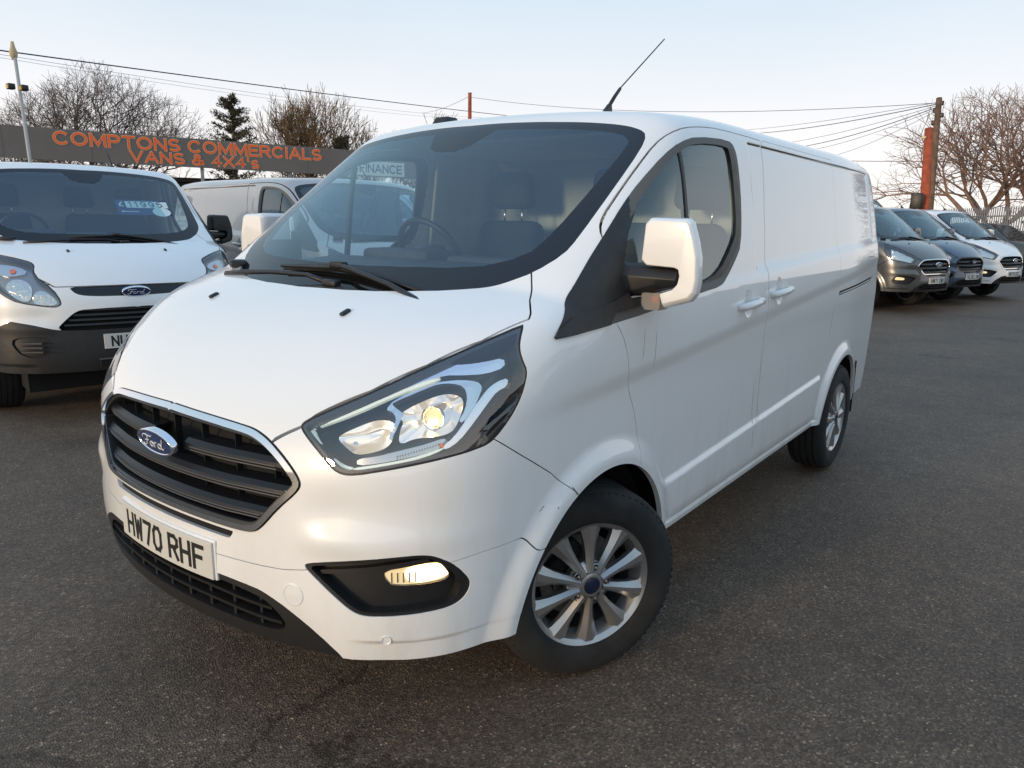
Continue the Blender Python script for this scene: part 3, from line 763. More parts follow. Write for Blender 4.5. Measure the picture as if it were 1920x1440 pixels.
def make_van(fine=True, old=False, plate='HW70 RHF', steer=0.0, paintm=WHITE, mirm=None, name='panel_van', low=None):
    mirm = mirm or paintm; low = low or paintm
    root = empty(name)
    f = 1.0 if fine else 2.6
    def seg(a, b, st): return list(np.linspace(a, b, max(2, int(round((b - a) / st))) + 1)[:-1])
    ys = np.array(seg(-1.06, .5, .0085 * f) + seg(.5, 2.6, .0125 * f) + seg(2.6, 4.02, .02 * f) + [4.02])
    zs = np.array(seg(.12, 1.3, .0085 * f) + seg(1.3, 2.07, .014 * f) + [2.07]); xs = np.array(seg(0, 1.02, .011 * f) + [1.02])
    S = Surf(ys, zs, xs, old); F = S.F
    gap = .0026 if fine else .004
    # trim: underside, wheel arches
    F, _ = S.cut(F, lambda P: P[:, 2] - (.385 - .008 * (P[:, 1] > 0)))
    for (ya, za, R) in (AF, AR):
        F, _ = S.cut(F, lambda P: np.where(P[:, 0] > .55, np.hypot(P[:, 1] - ya, P[:, 2] - za) - R, .1))
    # windscreen
    F, W = S.cut_proj(F, RP('ws', 1), [0, 1], lambda P: P[:, 2] > 1.1)
    GP = cabin_glass_project(S, W)
    oldP = S.P; S.P = GP
    frit, clear = S.cut_proj(W, RP('clear', 1), [0, 1])
    frit2, clear = (frit, clear)
    # sensor housing patch behind the top of the glass
    clear, sens = S.cut_proj(clear, [(-.3, .60), (-.3, .42), (-.12, .30), (-.05, .268), (.05, .268), (.11, .30), (.17, .40), (.25, .60)], [0, 1])
    part('windscreen', S, clear, SCR, root, 'c', 0, glassy=True)
    wsf = part('windscreen_border', S, np.vstack([frit, sens]) if len(sens) else frit, BLKG, root, 'c', .004, glassy=True)
    GPn = S.P; S.P = np.vstack([oldP, GPn[len(oldP):]])
    # lamp
    F, H = S.cut_proj(F, RP('ohead' if old else 'head', 1), 'a', lambda P: (P[:, 1] < .1) & (P[:, 2] > .8))
    sides = (('l', 1), ('r', -1))
    hN = gradG(S.P[np.unique(H)])
    def off_part(nm, Fr, d, m, par, md, depth=.006, dep2=0.0):
        return part(nm, S, Fr, m, par, md, depth, -d)
    Hin = S.cut_proj(H, RP('ohead' if old else 'head', 1), 'a', None, -.006)[1]
    lamp = {}
    for md, sd_ in sides:
        L = part('headlight', S, Hin, LENS, root, md, .004); lamp[md] = L
        part('lamp_housing', S, H, mat('lamp_silver', (.30, .29, .28), .3, .8) if old else mat('lamp_housing_grey', (.07, .07, .072), .22, .3), L, md, 0, -.096 if not old else -.05)
    rimH = S.cut_proj(H, RP('ohead' if old else 'head', 1), 'a', None, -.012)[0]
    def offs_cut(Fr, poly, d, sh=0.0):
        """cut the lamp region by an outline that lies d behind the lens"""
        vi = np.unique(Fr); keep = S.P.copy(); N = np.zeros_like(S.P); N[vi] = gradG(S.P[vi])
        def fn(P): return None
        S_P = S.P; Q = S.P - N * d
        # evaluate on offset positions, cut on the surface itself
        val = np.full(len(S.P), .05); val[vi] = sdf(np.stack([(Q[vi, 0] + Q[vi, 1]) * .70710678, Q[vi, 2]], 1), poly) + sh
        idx = {}
        def f2(P): return val[vi]
        out, ins = S.cut(Fr, f2)
        return ins
    for md, sd_ in sides:
        part('lamp_surround', S, rimH, BLK, lamp[md], md, .054, -.003)
    if fine and not old:
        H = S.refine(H, 2)
        HL = {  # outline a certain depth behind the lens
            'lamp_fin': (.018, [(-.214, .992), (-.205, 1.003), (-.185, 1.018), (-.097, 1.059), (.019, 1.11), (.106, 1.146), (.144, 1.158), (.193, 1.159), (.247, 1.165), (.298, 1.174), (.301, 1.150), (.248, 1.136), (.187, 1.134), (.137, 1.134), (.062, 1.112), (-.067, 1.056), (-.184, 1.003), (-.203, .991)], FINM, .02),
            'daylight_strip': (.0225, [(-.199, .99), (-.192, 1.001), (-.097, 1.045), (.019, 1.098), (.091, 1.121), (.131, 1.129), (.134, 1.124), (.094, 1.110), (.019, 1.084), (-.102, 1.029), (-.187, .995)], DRL, .01),
            'daylight_strip_low': (.022, [(-.104, .911), (-.039, .924), (.046, .941), (.096, .954), (.128, .964), (.139, .960), (.113, .947), (.059, .932), (-.025, .912), (-.098, .901)], DRL, .01),
            'lamp_edge': (.022, [(-.213, .986), (-.203, .990), (-.197, .975), (-.173, .947), (-.143, .922), (-.117, .912), (-.101, .911), (-.101, .904), (-.124, .902), (-.155, .914), (-.185, .94), (-.206, .966)], DRL, .012),
            'rear_fin': (.016, [(.127, .964), (.159, .989), (.189, 1.025), (.219, 1.064), (.247, 1.098), (.275, 1.116), (.308, 1.124), (.304, 1.102), (.276, 1.092), (.257, 1.073), (.208, 1.016), (.173, .978), (.139, .958)], FINM, .02),
            'reflector_frame': (.03, [(.094, 1.11), (.14, 1.118), (.187, 1.121), (.225, 1.116), (.237, 1.104), (.233, 1.088), (.208, 1.043), (.181, 1.017), (.172, 1.023), (.190, 1.049), (.197, 1.081), (.189, 1.105), (.157, 1.113), (.123, 1.111), (.091, 1.1), (.004, 1.065), (.002, 1.059), (.018, 1.049), (.032, 1.041), (.027, 1.033), (.015, 1.01), (.004, .989), (-.002, .981), (-.01, .98), (.004, 1.009), (.013, 1.03), (.001, 1.045), (-.016, 1.047), (.007, 1.072)], CHR, .02),
            'indicator_reflector': (.045, [(-.09, .925), (-.04, .934), (.017, .950), (.088, .966), (.132, .979), (.142, .973), (.128, .956), (.088, .943), (.017, .928), (-.03, .918), (-.09, .908)], CHRS, .01),
        }
        for nm, (d, poly, m_, dp) in HL.items():
            c_ = offs_cut(H, chaikin(poly, 1), d, .0022 if 'daylight' in nm else 0)
            for md, sd_ in sides: part(nm.replace('_low', ''), S, c_, m_, lamp[md], md, dp, -d)
        # concave reflectors and the projector
        def surf_pt(a, z, d):
            # point on the surface at (a, z) in the lamp frame
            lo_, hi_ = 0.0, 1.4
            nrm = np.array([.70710678, -.70710678, 0]); base = np.array([.70710678 * a, .70710678 * a, z])
            for _ in range(40):
                m = (lo_ + hi_) / 2
                if G((base + m * nrm)[None])[0] < 0: lo_ = m
                else: hi_ = m
            p = base + lo_ * nrm; n_ = gradG(p[None])[0]; return p - n_ * d, n_
        def bowl(nm, poly, d, depth, m_, par, sd_):
            poly = chaikin(poly, 2); c0 = poly.mean(0); V = []; n = len(poly); Fq = []
            ax = surf_pt(c0[0], c0[1], 0)[1] * .3 + np.array([.35, -.80, 0]); ax /= np.linalg.norm(ax)
            for k, kk in enumerate((1.0, .86, .68, .46, .22)):
                dd = depth * (1 - kk * kk)
                for q in poly:
                    a, z = c0 + (q - c0) * kk; p, n_ = surf_pt(a, z, d); p = p - ax * dd; V.append((p[0] * sd_, p[1], p[2]))
            for k in range(4):
                for i in range(n): Fq.append((k * n + i, k * n + (i + 1) % n, (k + 1) * n + (i + 1) % n, (k + 1) * n + i))
            bm = bmesh.new(); vs = [bm.verts.new(v) for v in V]
            for q in Fq: bm.faces.new([vs[i] for i in q])
            bm.faces.new(vs[4 * n:]); return bm_obj(nm, bm, m_, par, smooth=True)
        B1 = [(-.155, .989), (-.134, 1.004), (-.105, 1.019), (-.055, 1.04), (-.023, 1.043), (.001, 1.037), (.003, 1.019), (-.005, .988), (-.023, .969), (-.063, .956), (-.103, .949), (-.127, .964)]
        B2 = [(.018, 1.060), (.041, 1.074), (.091, 1.095), (.135, 1.106), (.17, 1.102), (.19, 1.088), (.189, 1.063), (.174, 1.023), (.156, 1.002), (.103, .996), (.058, .997), (.012, .978), (.016, 1.02), (.026, 1.036), (.018, 1.045)]
        for md, sd_ in sides:
            L = lamp[md]
            bowl('main_reflector', B1, .034, .050, REFL, L, sd_)
            bowl('dip_reflector', B2, .034, .050, REFL, L, sd_)
            p, n_ = surf_pt(.104, 1.047, .040); ax = np.array([.30, -.95, .02]); ax /= np.linalg.norm(ax)
            M = frame((p[0] * sd_, p[1], p[2]), Vector((ax[0] * sd_, ax[1], ax[2])), (0, 0, 1))
            o = lathe('projector', [(-.05, .034), (-.008, .034), (.0, .032), (-.002, .029), (-.012, .028)], CHR, L, 40); o.matrix_local = M
            o = lathe('projector_lens', [(-.012, .0285), (-.004, .027), (.006, .021), (.012, .012), (.014, .0001)], LENS2, L, 40); o.matrix_local = M
            o = lathe('projector_glow', [(-.014, .024), (-.016, .0001)], LITS, L, 24); o.matrix_local = M
            p, n_ = surf_pt(.099, 1.036, .052)
            bm = bmesh.new(); bmesh.ops.create_uvsphere(bm, u_segments=12, v_segments=8, radius=.0075); bmesh.ops.translate(bm, verts=bm.verts, vec=(p[0] * sd_, p[1], p[2]))
            bm_obj('bulb', bm, LITW, L, smooth=True)
            p, n_ = surf_pt(-.115, .978, .060)
            bm = bmesh.new(); bmesh.ops.create_uvsphere(bm, u_segments=12, v_segments=8, radius=.010); bmesh.ops.translate(bm, verts=bm.verts, vec=(p[0] * sd_, p[1], p[2]))
            bm_obj('bulb', bm, CHR, L, smooth=True)
            p, n_ = surf_pt(.134, .972, .036)
            bm = bmesh.new(); bmesh.ops.create_uvsphere(bm, u_segments=12, v_segments=8, radius=.006); bmesh.ops.translate(bm, verts=bm.verts, vec=(p[0] * sd_, p[1], p[2]))
            bm_obj('indicator_bulb', bm, AMBER, L, smooth=True)
            for q in range(16):
                a = .008 + q * .0078; z = .940 + (a - .008) * .24 + .006; p, n_ = surf_pt(a, z, .040)
                box('reflector_rib', (p[0] * sd_, p[1], p[2]), (.0022, .006, .009), CHRS, L, rot=Matrix.Rotation(R_(40 * sd_), 3, 'Z'))
    else:
        if old:
            for nm_, pl_, m_ in (('lamp_reflector', [(-.26, .905), (-.235, .885), (-.17, .885), (-.12, .90), (-.10, .95), (-.12, 1.0), (-.17, 1.0), (-.22, .955)], FACET), ('lamp_reflector', [(-.09, .91), (-.02, .925), (.05, .965), (.10, 1.02), (.08, 1.07), (.02, 1.09), (-.06, 1.06), (-.10, 1.0)], FACET), ('indicator_reflector', [(-.03, 1.13), (.03, 1.11), (.12, 1.10), (.22, 1.13), (.28, 1.18), (.16, 1.19), (.04, 1.17)], CHRS)):
                c_ = S.cut_proj(H, chaikin(pl_, 1), 'a')[1]
                for md, sd_ in sides: part(nm_, S, c_, m_, lamp[md], md, .02, -.035)
            c_ = S.cut_proj(H, [(.05, 1.125), (.09, 1.12), (.10, 1.15), (.06, 1.155)], 'a')[1]
            for md, sd_ in sides: part('indicator_bulb', S, c_, AMBER, lamp[md], md, 0, -.028)
        else:
            c_ = S.cut_proj(H, RP('head', 1), 'a', None, -.03)[1]; c_ = S.cut_proj(c_, [(-.3, .8), (.24, .8), (.24, 1.4), (-.3, 1.4)], 'a')[1]
            for md, sd_ in sides: part('lamp_reflector', S, c_, FACET, lamp[md], md, .02, -.03)
    # front openings
    if old:
        F, gb = S.cut_proj(F, RP('obar', 1), [0, 2], FRONT); F, gl_ = S.cut_proj(F, RP('olow', 1), [0, 2], FRONT)
        part('grille', S, gb, BLKG, root, 'c', .01, -.012)
        lg = part('lower_grille', S, gl_, DARK, root, 'c', 0, -.05)
        for k in range(4):
            bm = bmesh.new(); z = .728 + k * .036; hw = .50 - max(0, (z - .72)) * .9; g = []
            for i in range(13):
                x = -hw + 2 * hw * i / 12; y = float(Ff(np.array(x), np.array(z))) + .012
                g.append([bm.verts.new((x, y + a, z + b)) for a, b in ((0, 0), (.004, .014), (.035, .016), (.035, .0))])
            for a, b in zip(g[:-1], g[1:]):
                for i in range(4): bm.faces.new((a[i], a[(i + 1) % 4], b[(i + 1) % 4], b[i]))
            bm_obj('slat', bm, BLK, lg)
        make_badge(root, (0, -.952, .966), .205, -.35)
        # unpainted lower bumper
        F, blk = S.cut_proj(F, [(-.2, .70), (.545, .705), (.68, .745), (.80, .772), (.86, .735), (1.2, .74), (1.2, .2), (-.2, .2)], [0, 2], lambda P: P[:, 1] < -.25, 0)
        blk, fb = S.cut_proj(blk, chaikin([(.585, .655), (.70, .66), (.80, .65), (.815, .60), (.76, .515), (.64, .50), (.59, .56)], 1), [0, 2], None)
        bb = part('front_bumper', S, blk, mat('grained_bumper', (.020, .020, .020), .5, noise=.2, nscale=25), root, 'c', .02)
        part('bumper_recess', S, fb, BLK, bb, 'c', 0, -.014)
        for sd_ in (1, -1):
            for k in range(3): box('bumper_vent', (sd_ * .70, -.862, .618 - k * .032), (.15, .035, .012), TRIMG, bb, rot=Matrix.Rotation(R_(38 * sd_), 3, 'Z'))
        box('bumper_strip', (0, -.992, .48), (.62, .02, .012), CHRS, bb)
        box('bumper_opening', (0, -.985, .45), (.60, .03, .05), DARK, bb)
    else:
        F, gr = S.cut_proj(F, RP('grille'), [0, 2], FRONT)
        g1, gr2 = S.cut_proj(gr, RP('grille'), [0, 2], None, -.004)
        g2, gr3 = S.cut_proj(gr2, RP('grille'), [0, 2], None, -.0195)
        part('grille_edge', S, g1, BLK, root, 'c', .03, -.002)
        gf = part('grille_frame', S, g2, CHR, root, 'c', .03, .006)
        gb = part('grille', S, gr3, DARK, root, 'c', 0, -.075)
        part('grille_lining', S, S.cut_proj(gr3, RP('grille'), [0, 2], None, -.026)[0], BLK, gb, 'c', .06, -.006)
        def bar(nm, pts, prof, m_, par):
            bm = bmesh.new(); g = []
            for (x, z) in pts:
                y = float(Ff(np.array(abs(x)), np.array(z)))
                g.append([bm.verts.new((x, y + a, z + b)) for a, b in prof])
            for a, b in zip(g[:-1], g[1:]):
                for i in range(len(prof)): bm.faces.new((a[i], a[(i + 1) % len(prof)], b[(i + 1) % len(prof)], b[i]))
            bm.faces.new(g[0]); bm.faces.new(g[-1][::-1]); return bm_obj(nm, bm, m_, par)
        GRB = mat('grille_grey', (.013, .014, .017), .35, spec=.3)
        GRL = mat('grille_line', (.20, .195, .19), .35, .6)
        pf = [(.030, .016), (.018, .004), (.014, -.006), (.018, -.018), (.034, -.022), (.07, .020)]
        def row(z0, zc, hw, dz): return [(x, z0 + (zc - z0) * (1 - abs(x) / hw) if 0 else z0 + dz * sst(.28, .36, abs(x))) for x in np.linspace(-hw, hw, 33)]
        for z0, hw, dz in ((.893, .485, .001), (.822, .520, .002), (.752, .440, .002)):
            pts = row(z0, z0, hw, dz)
            if z0 > .88:
                for sg in (-1, 1):
                    pp = [p for p in pts if p[0] * sg > .085]; bar('slat', pp, pf, GRB, gb); bar('slat_line', pp[1:-1], [(.0125, -.002), (.0125, -.0055), (.02, -.005)], GRL, gb); bar('slat_line', pp[1:-1], [(.0145, -.011), (.0145, -.0145), (.02, -.014)], GRL, gb)
            else:
                bar('slat', pts, pf, GRB, gb); bar('slat_line', pts[1:-1], [(.0125, -.002), (.0125, -.0055), (.02, -.005)], GRL, gb); bar('slat_line', pts[1:-1], [(.0145, -.011), (.0145, -.0145), (.02, -.014)], GRL, gb)
        if fine:
            for i in range(7):
                x = -.42 + i * .14; y = float(Ff(np.array(abs(x)), np.array(.85)))
                box('grille_rib', (x, y + .062, .845), (.003, .02, .27 - max(0, abs(x) - .3) * .6), DARK, gb)
        make_badge(root, (0, -.972, .888), .198, -.20)
        # slot under the grille, lower intake
        F, sl = S.cut_proj(F, P_['slot'], [0, 2], FRONT)
        part('grille_slot', S, sl, DARK, root, 'c', 0, -.012)
        F, it = S.cut_proj(F, RP('intake', 1), [0, 2], FRONT)
        it, ih = S.cut_proj(it, RP('inhole', 2), [0, 2], None)
        lg = part('lower_grille', S, it, BLK, root, 'c', .05, -.004)
        part('grille_backing', S, ih, DARK, lg, 'c', 0, -.07)
        for z0, hw in ((.506, .452), (.468, .480)):
            bar('slat', [(x, z0 - .012 * sst(.2, .45, abs(x))) for x in np.linspace(-hw, hw, 25)], [(.006, .004), (.008, -.006), (.05, -.012), (.05, .004)], BLK, lg)
        if fine:
            for i in range(9):
                x = -.40 + i * .1; y = float(Ff(np.array(abs(x)), np.array(.48)))
                box('grille_rib', (x, y + .04, .485), (.012, .04, .11), BLK, lg)
        # fog lamps
        F, fg = S.cut_proj(F, RP('fog'), [0, 2], FRONT)
        ring, fin_ = S.cut_proj(fg, RP('fog'), [0, 2], None, -.010)
        lampF = S.cut_proj(fin_, RP('flamp', 1), [0, 2], None)[1]
        fin2 = S.cut_proj(fin_, RP('fog'), [0, 2], None, -.030)[1]
        for md, sd_ in sides:
            b_ = part('fog_lamp_surround', S, ring, BLK, root, md, .045, -.003)
            part('surround_shelf', S, fin_, BLK, b_, md, 0, -.038)
            ledge = S.cut_proj(fin_, [(.60, .632), (.72, .652), (.84, .674), (.85, .664), (.72, .640), (.60, .620)], [0, 2], None)[1]
            part('surround_ledge', S, ledge, BLK, b_, md, .02, -.018)
            lb = S.cut_proj(fin_, chaikin([(.735, .652), (.86, .668), (.884, .62), (.86, .594), (.76, .594), (.72, .63)], 1), [0, 2], None)[1]
            part('lamp_mount', S, lb, BLK, b_, md, .02, -.026)
            fl = part('fog_lamp', S, lampF, LENS, b_, md, .006, -.016)
            part('lamp_glow', S, lampF, LITS, b_, md, 0, -.024)
            if fine:
                hot = S.cut_proj(lampF, chaikin([(.808, .652), (.853, .658), (.876, .64), (.874, .612), (.815, .606), (.80, .63)], 1), [0, 2], None)[1]
                part('lamp_bulb_glow', S, hot, LITF, b_, md, 0, -.022)
                for q in range(5):
                    x = .775 + q * .014; y = float(Ff(np.array(x), np.array(.625))); p = np.array([x, y + .02, .625])
                    # put the flutes just behind the cover
                    for _ in range(30): p = p - gradG(p[None])[0] * (G(p[None])[0] + .020)
                    box('lamp_flute', (p[0] * sd_, p[1], p[2]), (.003, .003, .028), CHRS, b_)
    # bonnet
    bz = [(-.1, -1.3), (.44, -1.3), (.443, -.884), (.511, -.845), (.537, -.816), (.648, -.722), (.742, -.612), (.822, -.482), (.872, -.340), (.862, -.318), (.814, -.258), (.782, -.205), (.70, -.10), (-.1, -.10)]
    def bon(P): return np.maximum(sdf(P[:, [0, 1]], bz), (.93 if not old else 1.012) - P[:, 2])
    def shell(F, fn, nm, m_, md, depth=.014, gap=gap):
        F, ins = S.cut(F, lambda P: fn(P) - gap); _, ins = S.cut(ins, lambda P: fn(P) + gap)
        return F, ins
    F, bo = shell(F, bon, 'bonnet', paintm, 'c'); part('bonnet', S, bo, paintm, root, 'c', .02)
    # bumper
    bfn = lambda P: np.where(P[:, 2] < 1.2, sdf(P[:, [1, 2]], P_['bump']), .1)
    F, bu = shell(F, bfn, 'bumper', paintm, 'c', gap=.0016 if fine else .004)
    if old: part('bumper_upper', S, bu, paintm, root, 'c', .02)
    else:
        # the lower skirt is a piece of its own
        SK = [(-.1, .612), (.26, .613), (.431, .617), (.503, .621), (.569, .632), (.60, .65), (.7, .66), (.872, .661), (.909, .670), (.934, .670), (.968, .61), (1.2, .60), (1.2, .1), (-.1, .1)]
        if fine:
            skf = lambda P: sdf(P[:, [0, 2]], SK)
            bu, sk = S.cut(bu, lambda P: skf(P) - .0011); _, sk = S.cut(sk, lambda P: skf(P) + .0011)
            part('bumper_skirt', S, sk, paintm, root, 'c', .03)
        bp = part('front_bumper', S, bu, paintm, root, 'c', .03)
        if fine:
            # towing eye cover line and parking sensors
            for (x0, z0, r0, sgs) in ((.533, .556, .030, (1,)), (.769, .447, .0115, (1, -1)), (.30, .60, .0115, ())):
                y0 = float(Ff(np.array(x0), np.array(z0))); p = np.array([x0, y0, z0])
                for _ in range(30): p = p - gradG(p[None])[0] * G(p[None])[0]
                n_ = Vector(gradG(p[None])[0])
                for sg in sgs:
                    nn = Vector((n_.x * sg, n_.y, n_.z)); o = lathe('towing_eye_cover' if r0 > .02 else 'parking_sensor', [(-.004, r0 + .0015), (.0012 if r0 > .02 else .003, r0 + .001), (.0018 if r0 > .02 else .002, r0 - .001), (.0005, r0 - .002), (.0005, .0001)], low if r0 > .02 else paintm, bp, 36)
                    o.matrix_local = frame((p[0] * sg, p[1], p[2]), nn, (0, 0, 1))
    # doors with windows (trim > glass)
    F, wi = S.cut_proj(F, RP('win', 1), [1, 2], SIDE)
    tr, gl = S.cut_proj(wi, RP('pane', 1), [1, 2], None)
    _, edge = S.cut_proj(tr, RP('win', 1), [1, 2], None)
    sealr, trin = S.cut(tr, lambda P: np.where(P[:, 1] > -.01 + (P[:, 2] - 1.30) * .72, sdf(P[:, [1, 2]], RP('win', 1)) + .03, -.05))
    tri_a, tri_b = S.cut_proj(trin, [(-.40, 1.19), (-.22, 1.262), (-.02, 1.30), (.10, 1.335), (.30, 1.36), (.30, 1.15), (-.4, 1.15)], [1, 2], None)
    bl = [(.535, 1.2), (.545, 1.9), (.562, 1.9), (.558, 1.2)]
    gl, mull = S.cut_proj(gl, bl, [1, 2], None)
    DOOR = chaikin(P_['door'], 1)
    dfn = lambda P: np.where(P[:, 0] > .6, sdf(P[:, [1, 2]], DOOR), .1)
    F, do = shell(F, dfn, 'door', paintm, 'l', gap=.0019 if fine else .004)
    F, sld = shell(F, lambda P: np.where(P[:, 0] > .6, sdf(P[:, [1, 2]], P_['slide']), .1), 'slide', paintm, 'l', gap=.0011)
    F, rl = S.cut_proj(F, P_['rail'], [1, 2], SIDE)
    def groove(Fr, pts, w_, top):
        up = [(pts[-1][0], top), (pts[0][0], top)]
        Fo, a_ = S.cut_proj(Fr, pts + up, [1, 2], SIDE); strip, b_ = S.cut_proj(a_, [(y, z + w_) for y, z in pts] + up, [1, 2], None)
        return np.vstack([Fo, b_]), strip
    TOPL = [(1.245, 1.872), (2.0, 1.876), (2.8, 1.881), (3.60, 1.884)]
    F, st1 = groove(F, TOPL, .0065, 2.2); sld, st2 = groove(sld, TOPL, .0065, 2.2); do, st3 = groove(do, [(1.245, 1.872), (1.42, 1.873)], .0065, 2.2)
    for md, sd_ in sides: part('panel_groove', S, np.vstack([st1, st2, st3]), mat('groove_shadow', (.10, .095, .09), .8), root, md, 0, -.006)
    for md, sd_ in sides:
        d_ = part('front_door', S, do, paintm, root, md, .02)
        part('window_trim', S, sealr, mat('seal_grey', (.10, .095, .085), .55), d_, md, .012, .001)
        part('mirror_panel', S, tri_a, BLK, d_, md, .012, .003)
        part('mirror_panel_fold', S, tri_b, BLK, d_, md, .010, .010)
        part('window_pane', S, gl, GLS, d_, md, 0, -.006)
        part('window_bar', S, mull, SEAL, d_, md, .02, -.002)
        s_ = part('side_door', S, sld, paintm, root, md, .02)
        rp_ = part('door_rail', S, rl, DARK, root, md, 0, -.014)
        xr_ = float(Wf(np.array(3.1), np.array(1.17)))
        tube_obj('rail_edge', [((float(Wf(np.array(y), np.array(1.173))) - .002) * sd_, y, 1.148 + .0415 * (y - 2.625) + .001) for y in np.linspace(2.64, 3.60, 10)], .0028, CHRS if fine else paintm, rp_, 6)
        for (yc, zc_, par) in ((1.108, 1.207, d_), (1.508, 1.234, s_)):
            x0 = float(Wf(np.array(yc - .12), np.array(zc_))) ; V = []
            pts = [(x0 - .004, yc - .118, zc_ - .006), (x0 + .020, yc - .100, zc_ - .005), (x0 + .027, yc - .03, zc_), (x0 + .027, yc + .04, zc_ + .003), (x0 + .022, yc + .10, zc_ + .006), (x0 - .004, yc + .122, zc_ + .008)]
            o = tube_obj('door_handle', [(p[0] * sd_, p[1], p[2]) for p in pts], [.012, .0165, .0165, .0165, .0165, .012], paintm, par, 12)
        mirror_part(root, sd_, mirm, fine)
    part('body_shell', S, F, paintm, root, 'c', .02)
    # wheel arches, floor and dark inner skin
    for (ya, za, R) in (AF, AR):
        for sd_ in (1, -1):
            n = 24; V = []; Fq = []
            for i in range(n + 1):
                a = .19 + (math.pi - .38) * i / n; c_, s_2 = math.cos(a), math.sin(a)
                xo_ = .875 if ya < 1 else .93
                for x_ in (xo_, .60): V.append((x_ * sd_, ya + (R + .012) * c_, za + (R + .012) * s_2))
                V.append((.60 * sd_, ya, za))
            for i in range(n): a = i * 3; Fq += [(a, a + 1, a + 4, a + 3), (a + 1, a + 2, a + 5, a + 4)]
            np_mesh('wheel_arch_liner', V, Fq, DARK, root)
    bm = bmesh.new(); bx(bm, (0, 1.5, .44), (1.2, 4.7, .10)); bx(bm, (0, 1.46, .45), (1.80, 1.9, .10))
    bx(bm, (0, 1.75, .365), (.8, 3.1, .07))
    bm_obj('floor_pan', bm, DARK, root)
    for y_a in (0, 2.933): tube_obj('axle', [(-.78, y_a, .32), (.78, y_a, .32)], .05, DARK, root, 8)
    # cabin
    if fine or True:
        box('bulkhead', (0, 1.62, 1.15), (1.66, .03, 1.45), CREAM, root, bevel=.01)
        bm = bmesh.new(); V = [(-.74, -.30, 1.285), (.74, -.30, 1.285), (.80, .0, 1.33), (-.80, .0, 1.33), (-.86, .42, 1.36), (.86, .42, 1.36), (.86, .55, 1.30), (-.86, .55, 1.30), (.86, .60, .85), (-.86, .60, .85)]
        vs = [bm.verts.new(v) for v in V]
        for q in ((0, 1, 2, 3), (3, 2, 5, 4), (4, 5, 6, 7), (7, 6, 8, 9)): bm.faces.new([vs[i] for i in q])
        dsh = bm_obj('dashboard', bm, DASH, root, bevel=.02, seg=3, smooth=True)
        bm = bmesh.new(); bx(bm, (-.45, .50, 1.37), (.42, .20, .06)); bx(bm, (.0, .52, 1.33), (.34, .14, .10)); bm_obj('instrument_hood', bm, DASH, dsh, bevel=.025, seg=3, smooth=True)
        st_ = empty('steering_wheel'); bpy.data.objects.remove(st_)
        bm = bmesh.new(); V = []; n = 40
        pts = [(-.45 + .185 * math.cos(2 * math.pi * i / n), .66 - .185 * math.sin(2 * math.pi * i / n) * .5, 1.37 + .185 * math.sin(2 * math.pi * i / n) * .87) for i in range(n + 1)]
        stw = tube_obj('steering_wheel', pts, .015, BLK, root, 10)
        box('steering_boss', (-.45, .65, 1.36), (.16, .05, .12), BLK, stw, bevel=.02, rot=Matrix.Rotation(R_(-30), 3, 'X'))
        for sx in (-1, 1): box('steering_spoke', (-.45 + sx * .11, .655, 1.37), (.12, .02, .035), BLK, stw, bevel=.006, rot=Matrix.Rotation(R_(-30), 3, 'X'))
        seat(root, -.48, 1.22, .50); seat(root, .38, 1.24, .92, 2)
        box('headlining', (0, 1.12, 1.875), (1.36, .96, .012), CREAM, root)
        # inner faces of the door frames
        for md, sd_ in sides:
            box('pillar_trim', (.865 * sd_, 1.28, 1.60), (.02, .34, .58), CREAM, root, bevel=.008, rot=Matrix.Rotation(R_(-8 * sd_), 3, 'Y'))
            box('door_card', (.90 * sd_, .62, 1.03), (.04, .95, .50), DASH, root, bevel=.02)
    # wipers
    if True:
        def gpt(x, y, h):
            p = np.array([x, y, 1.3]); lo_, hi_ = 1.0, 2.2
            for _ in range(40):
                m = (lo_ + hi_) / 2
                if G(np.array([[x, y, m]]), False, True)[0] < 0: lo_ = m
                else: hi_ = m
            q = np.array([x, y, lo_]); return Vector(q + gradG(q[None], False, True)[0] * h)
        for bl_, arm in (([(-.287, -.296), (.035, -.300), (.25, -.312), (.477, -.325)], [(.62, -.40, .045), (.55, -.375, .05), (.351, -.345, .050), (.117, -.315, .048), (.049, -.300, .036)]),
                         ([(-.207, -.392), (.09, -.372), (.27, -.376), (.438, -.390)], [(-.60, -.315, .04), (-.45, -.335, .05), (-.258, -.345, .048), (-.05, -.352, .045), (.09, -.367, .034)])):
            wp = tube_obj('wiper', [gpt(a, b, h) for a, b, h in arm], [.013, .011, .009, .008, .010], BLK, root, 6)
            pts = [gpt(a, b, .024) for a, b in bl_]
            tube_obj('wiper_blade', pts, [.006, .012, .012, .006], BLK, wp, 5)
            tube_obj('wiper_rubber', [gpt(a, b, .009) for a, b in bl_], .005, RUB, wp, 4)
            c_ = gpt(arm[-1][0], arm[-1][1], .036); box('wiper_joint', c_, (.07, .03, .024), BLK, wp, bevel=.006)
        for sx in (-1,):
            p = gpt(.70 * sx, -.235, .03); box('cowl_corner', (.69 * sx, -.235, 1.345), (.10, .07, .03), BLK, root, bevel=.012, rot=Matrix.Rotation(R_(30 * sx), 3, 'Z'))
    for sx in (-1, 1):
        zb = float(Tb0(np.array(-.552)) - .09 * .352 ** 2)
        box('washer_nozzle', (.352 * sx, -.552, zb + .004), (.019, .036, .011), BLK, root, bevel=.005, rot=Matrix.Rotation(R_(22), 3, 'X'))
    # roof aerial and fin
    an = (.36, .90); zr = float(Tf(np.array(an[0]), np.array(an[1])))
